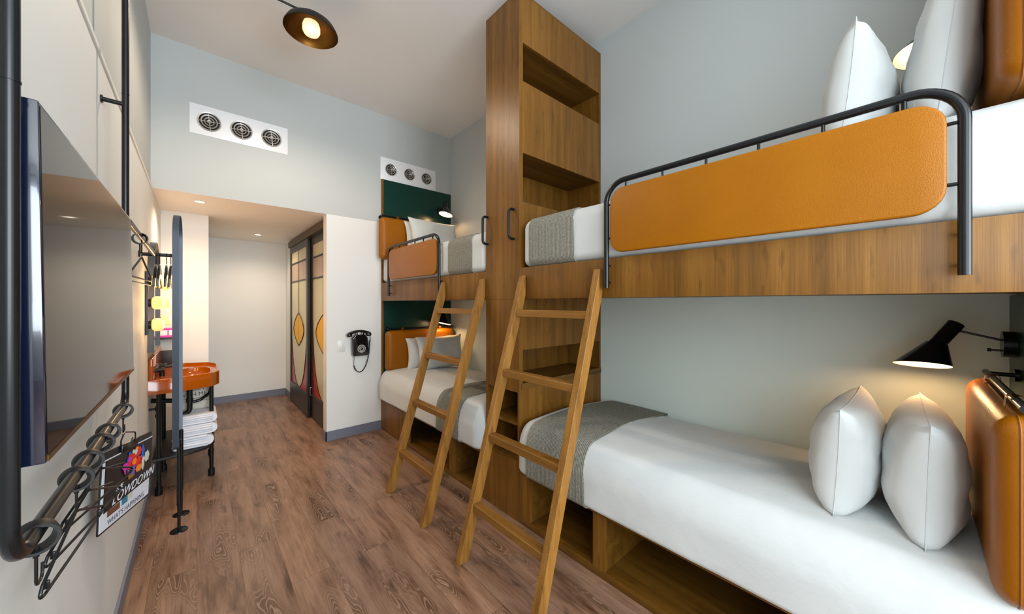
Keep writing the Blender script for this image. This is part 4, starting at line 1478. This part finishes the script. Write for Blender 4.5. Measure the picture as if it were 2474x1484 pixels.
part('hub', MB().lathe([(0, .010), (.010, .009), (.016, .005), (.016, .004)], mt, 20), 'bakelite', dl)
part('number_plate', MB().tube([mt @ Vector((.012 * math.cos(a), -.052 + .010 * math.sin(a) * .8, .003)) for a in [PI + PI * i / 8 for i in range(9)]], .002, 6), 'chrome', ph)
hs = MB()
hp = []
for i in range(15):
    a = -1 + 2 * i / 14
    hp.append(Vector((1.380 + a * .112, yf - .055, 1.185 - .032 * a * a)))
hs.tube(hp, lambda t_: .013 + .006 * abs(2 * t_ - 1), 14)
for s_ in (-1, 1):
    hs.lathe([(0, 0), (.024, .0), (.030, .012), (.030, .026), (.022, .040), (0, .042)], Matrix.Translation((1.380 + s_ * .106, yf - .055, 1.125)), 22)
part('handset', hs, 'bakelite', ph, angle=50)
part('cradle', MB().box(1.335, 1.360, yf - .072, yf - .03, 1.12, 1.172, .006).box(1.405, 1.430, yf - .072, yf - .03, 1.12, 1.172, .006), 'bakelite', ph)
cp = [Vector((1.498, yf - .05, 1.135)), Vector((1.512, yf - .04, 1.10)), Vector((1.506, yf - .03, 1.05)), Vector((1.500, yf - .03, .95)), Vector((1.478, yf - .03, .83)),
      Vector((1.44, yf - .03, .745)), Vector((1.395, yf - .03, .715)), Vector((1.355, yf - .03, .74)), Vector((1.330, yf - .03, .80)), Vector((1.335, yf - .03, .905))]
def catmull(P, n=10):
    out = []
    for i in range(len(P) - 1):
        p0, p1, p2, p3 = P[max(0, i - 1)], P[i], P[i + 1], P[min(len(P) - 1, i + 2)]
        for j in range(n):
            t_ = j / n
            out.append(.5 * ((2 * p1) + (-p0 + p2) * t_ + (2 * p0 - 5 * p1 + 4 * p2 - p3) * t_ ** 2 + (-p0 + 3 * p1 - 3 * p2 + p3) * t_ ** 3))
    out.append(P[-1])
    return out
path = catmull(cp, 30)
coil = []
for i, p in enumerate(path):
    r_ = .0050 if 45 < i < 240 else 0.0
    a = i * 1.45
    coil.append(p + Vector((math.cos(a) * r_, math.sin(a) * r_, 0)))
part('curly_cord', MB().tube(coil, lambda t_: .0042 if .18 < t_ < .88 else .0026, 6), 'bakelite', ph)
sw = root('light_switch', (1.205, YF, 1.03), 'white rocker light switch left of the telephone', 'light switch')
part('plate', MB().box(1.165, 1.243, YF - .007, YF - .0005, .965, 1.085, .003), 'plastic_white', sw)
part('rocker', MB().box(1.188, 1.220, YF - .011, YF - .0065, .992, 1.058, .002), 'plastic_white', sw)
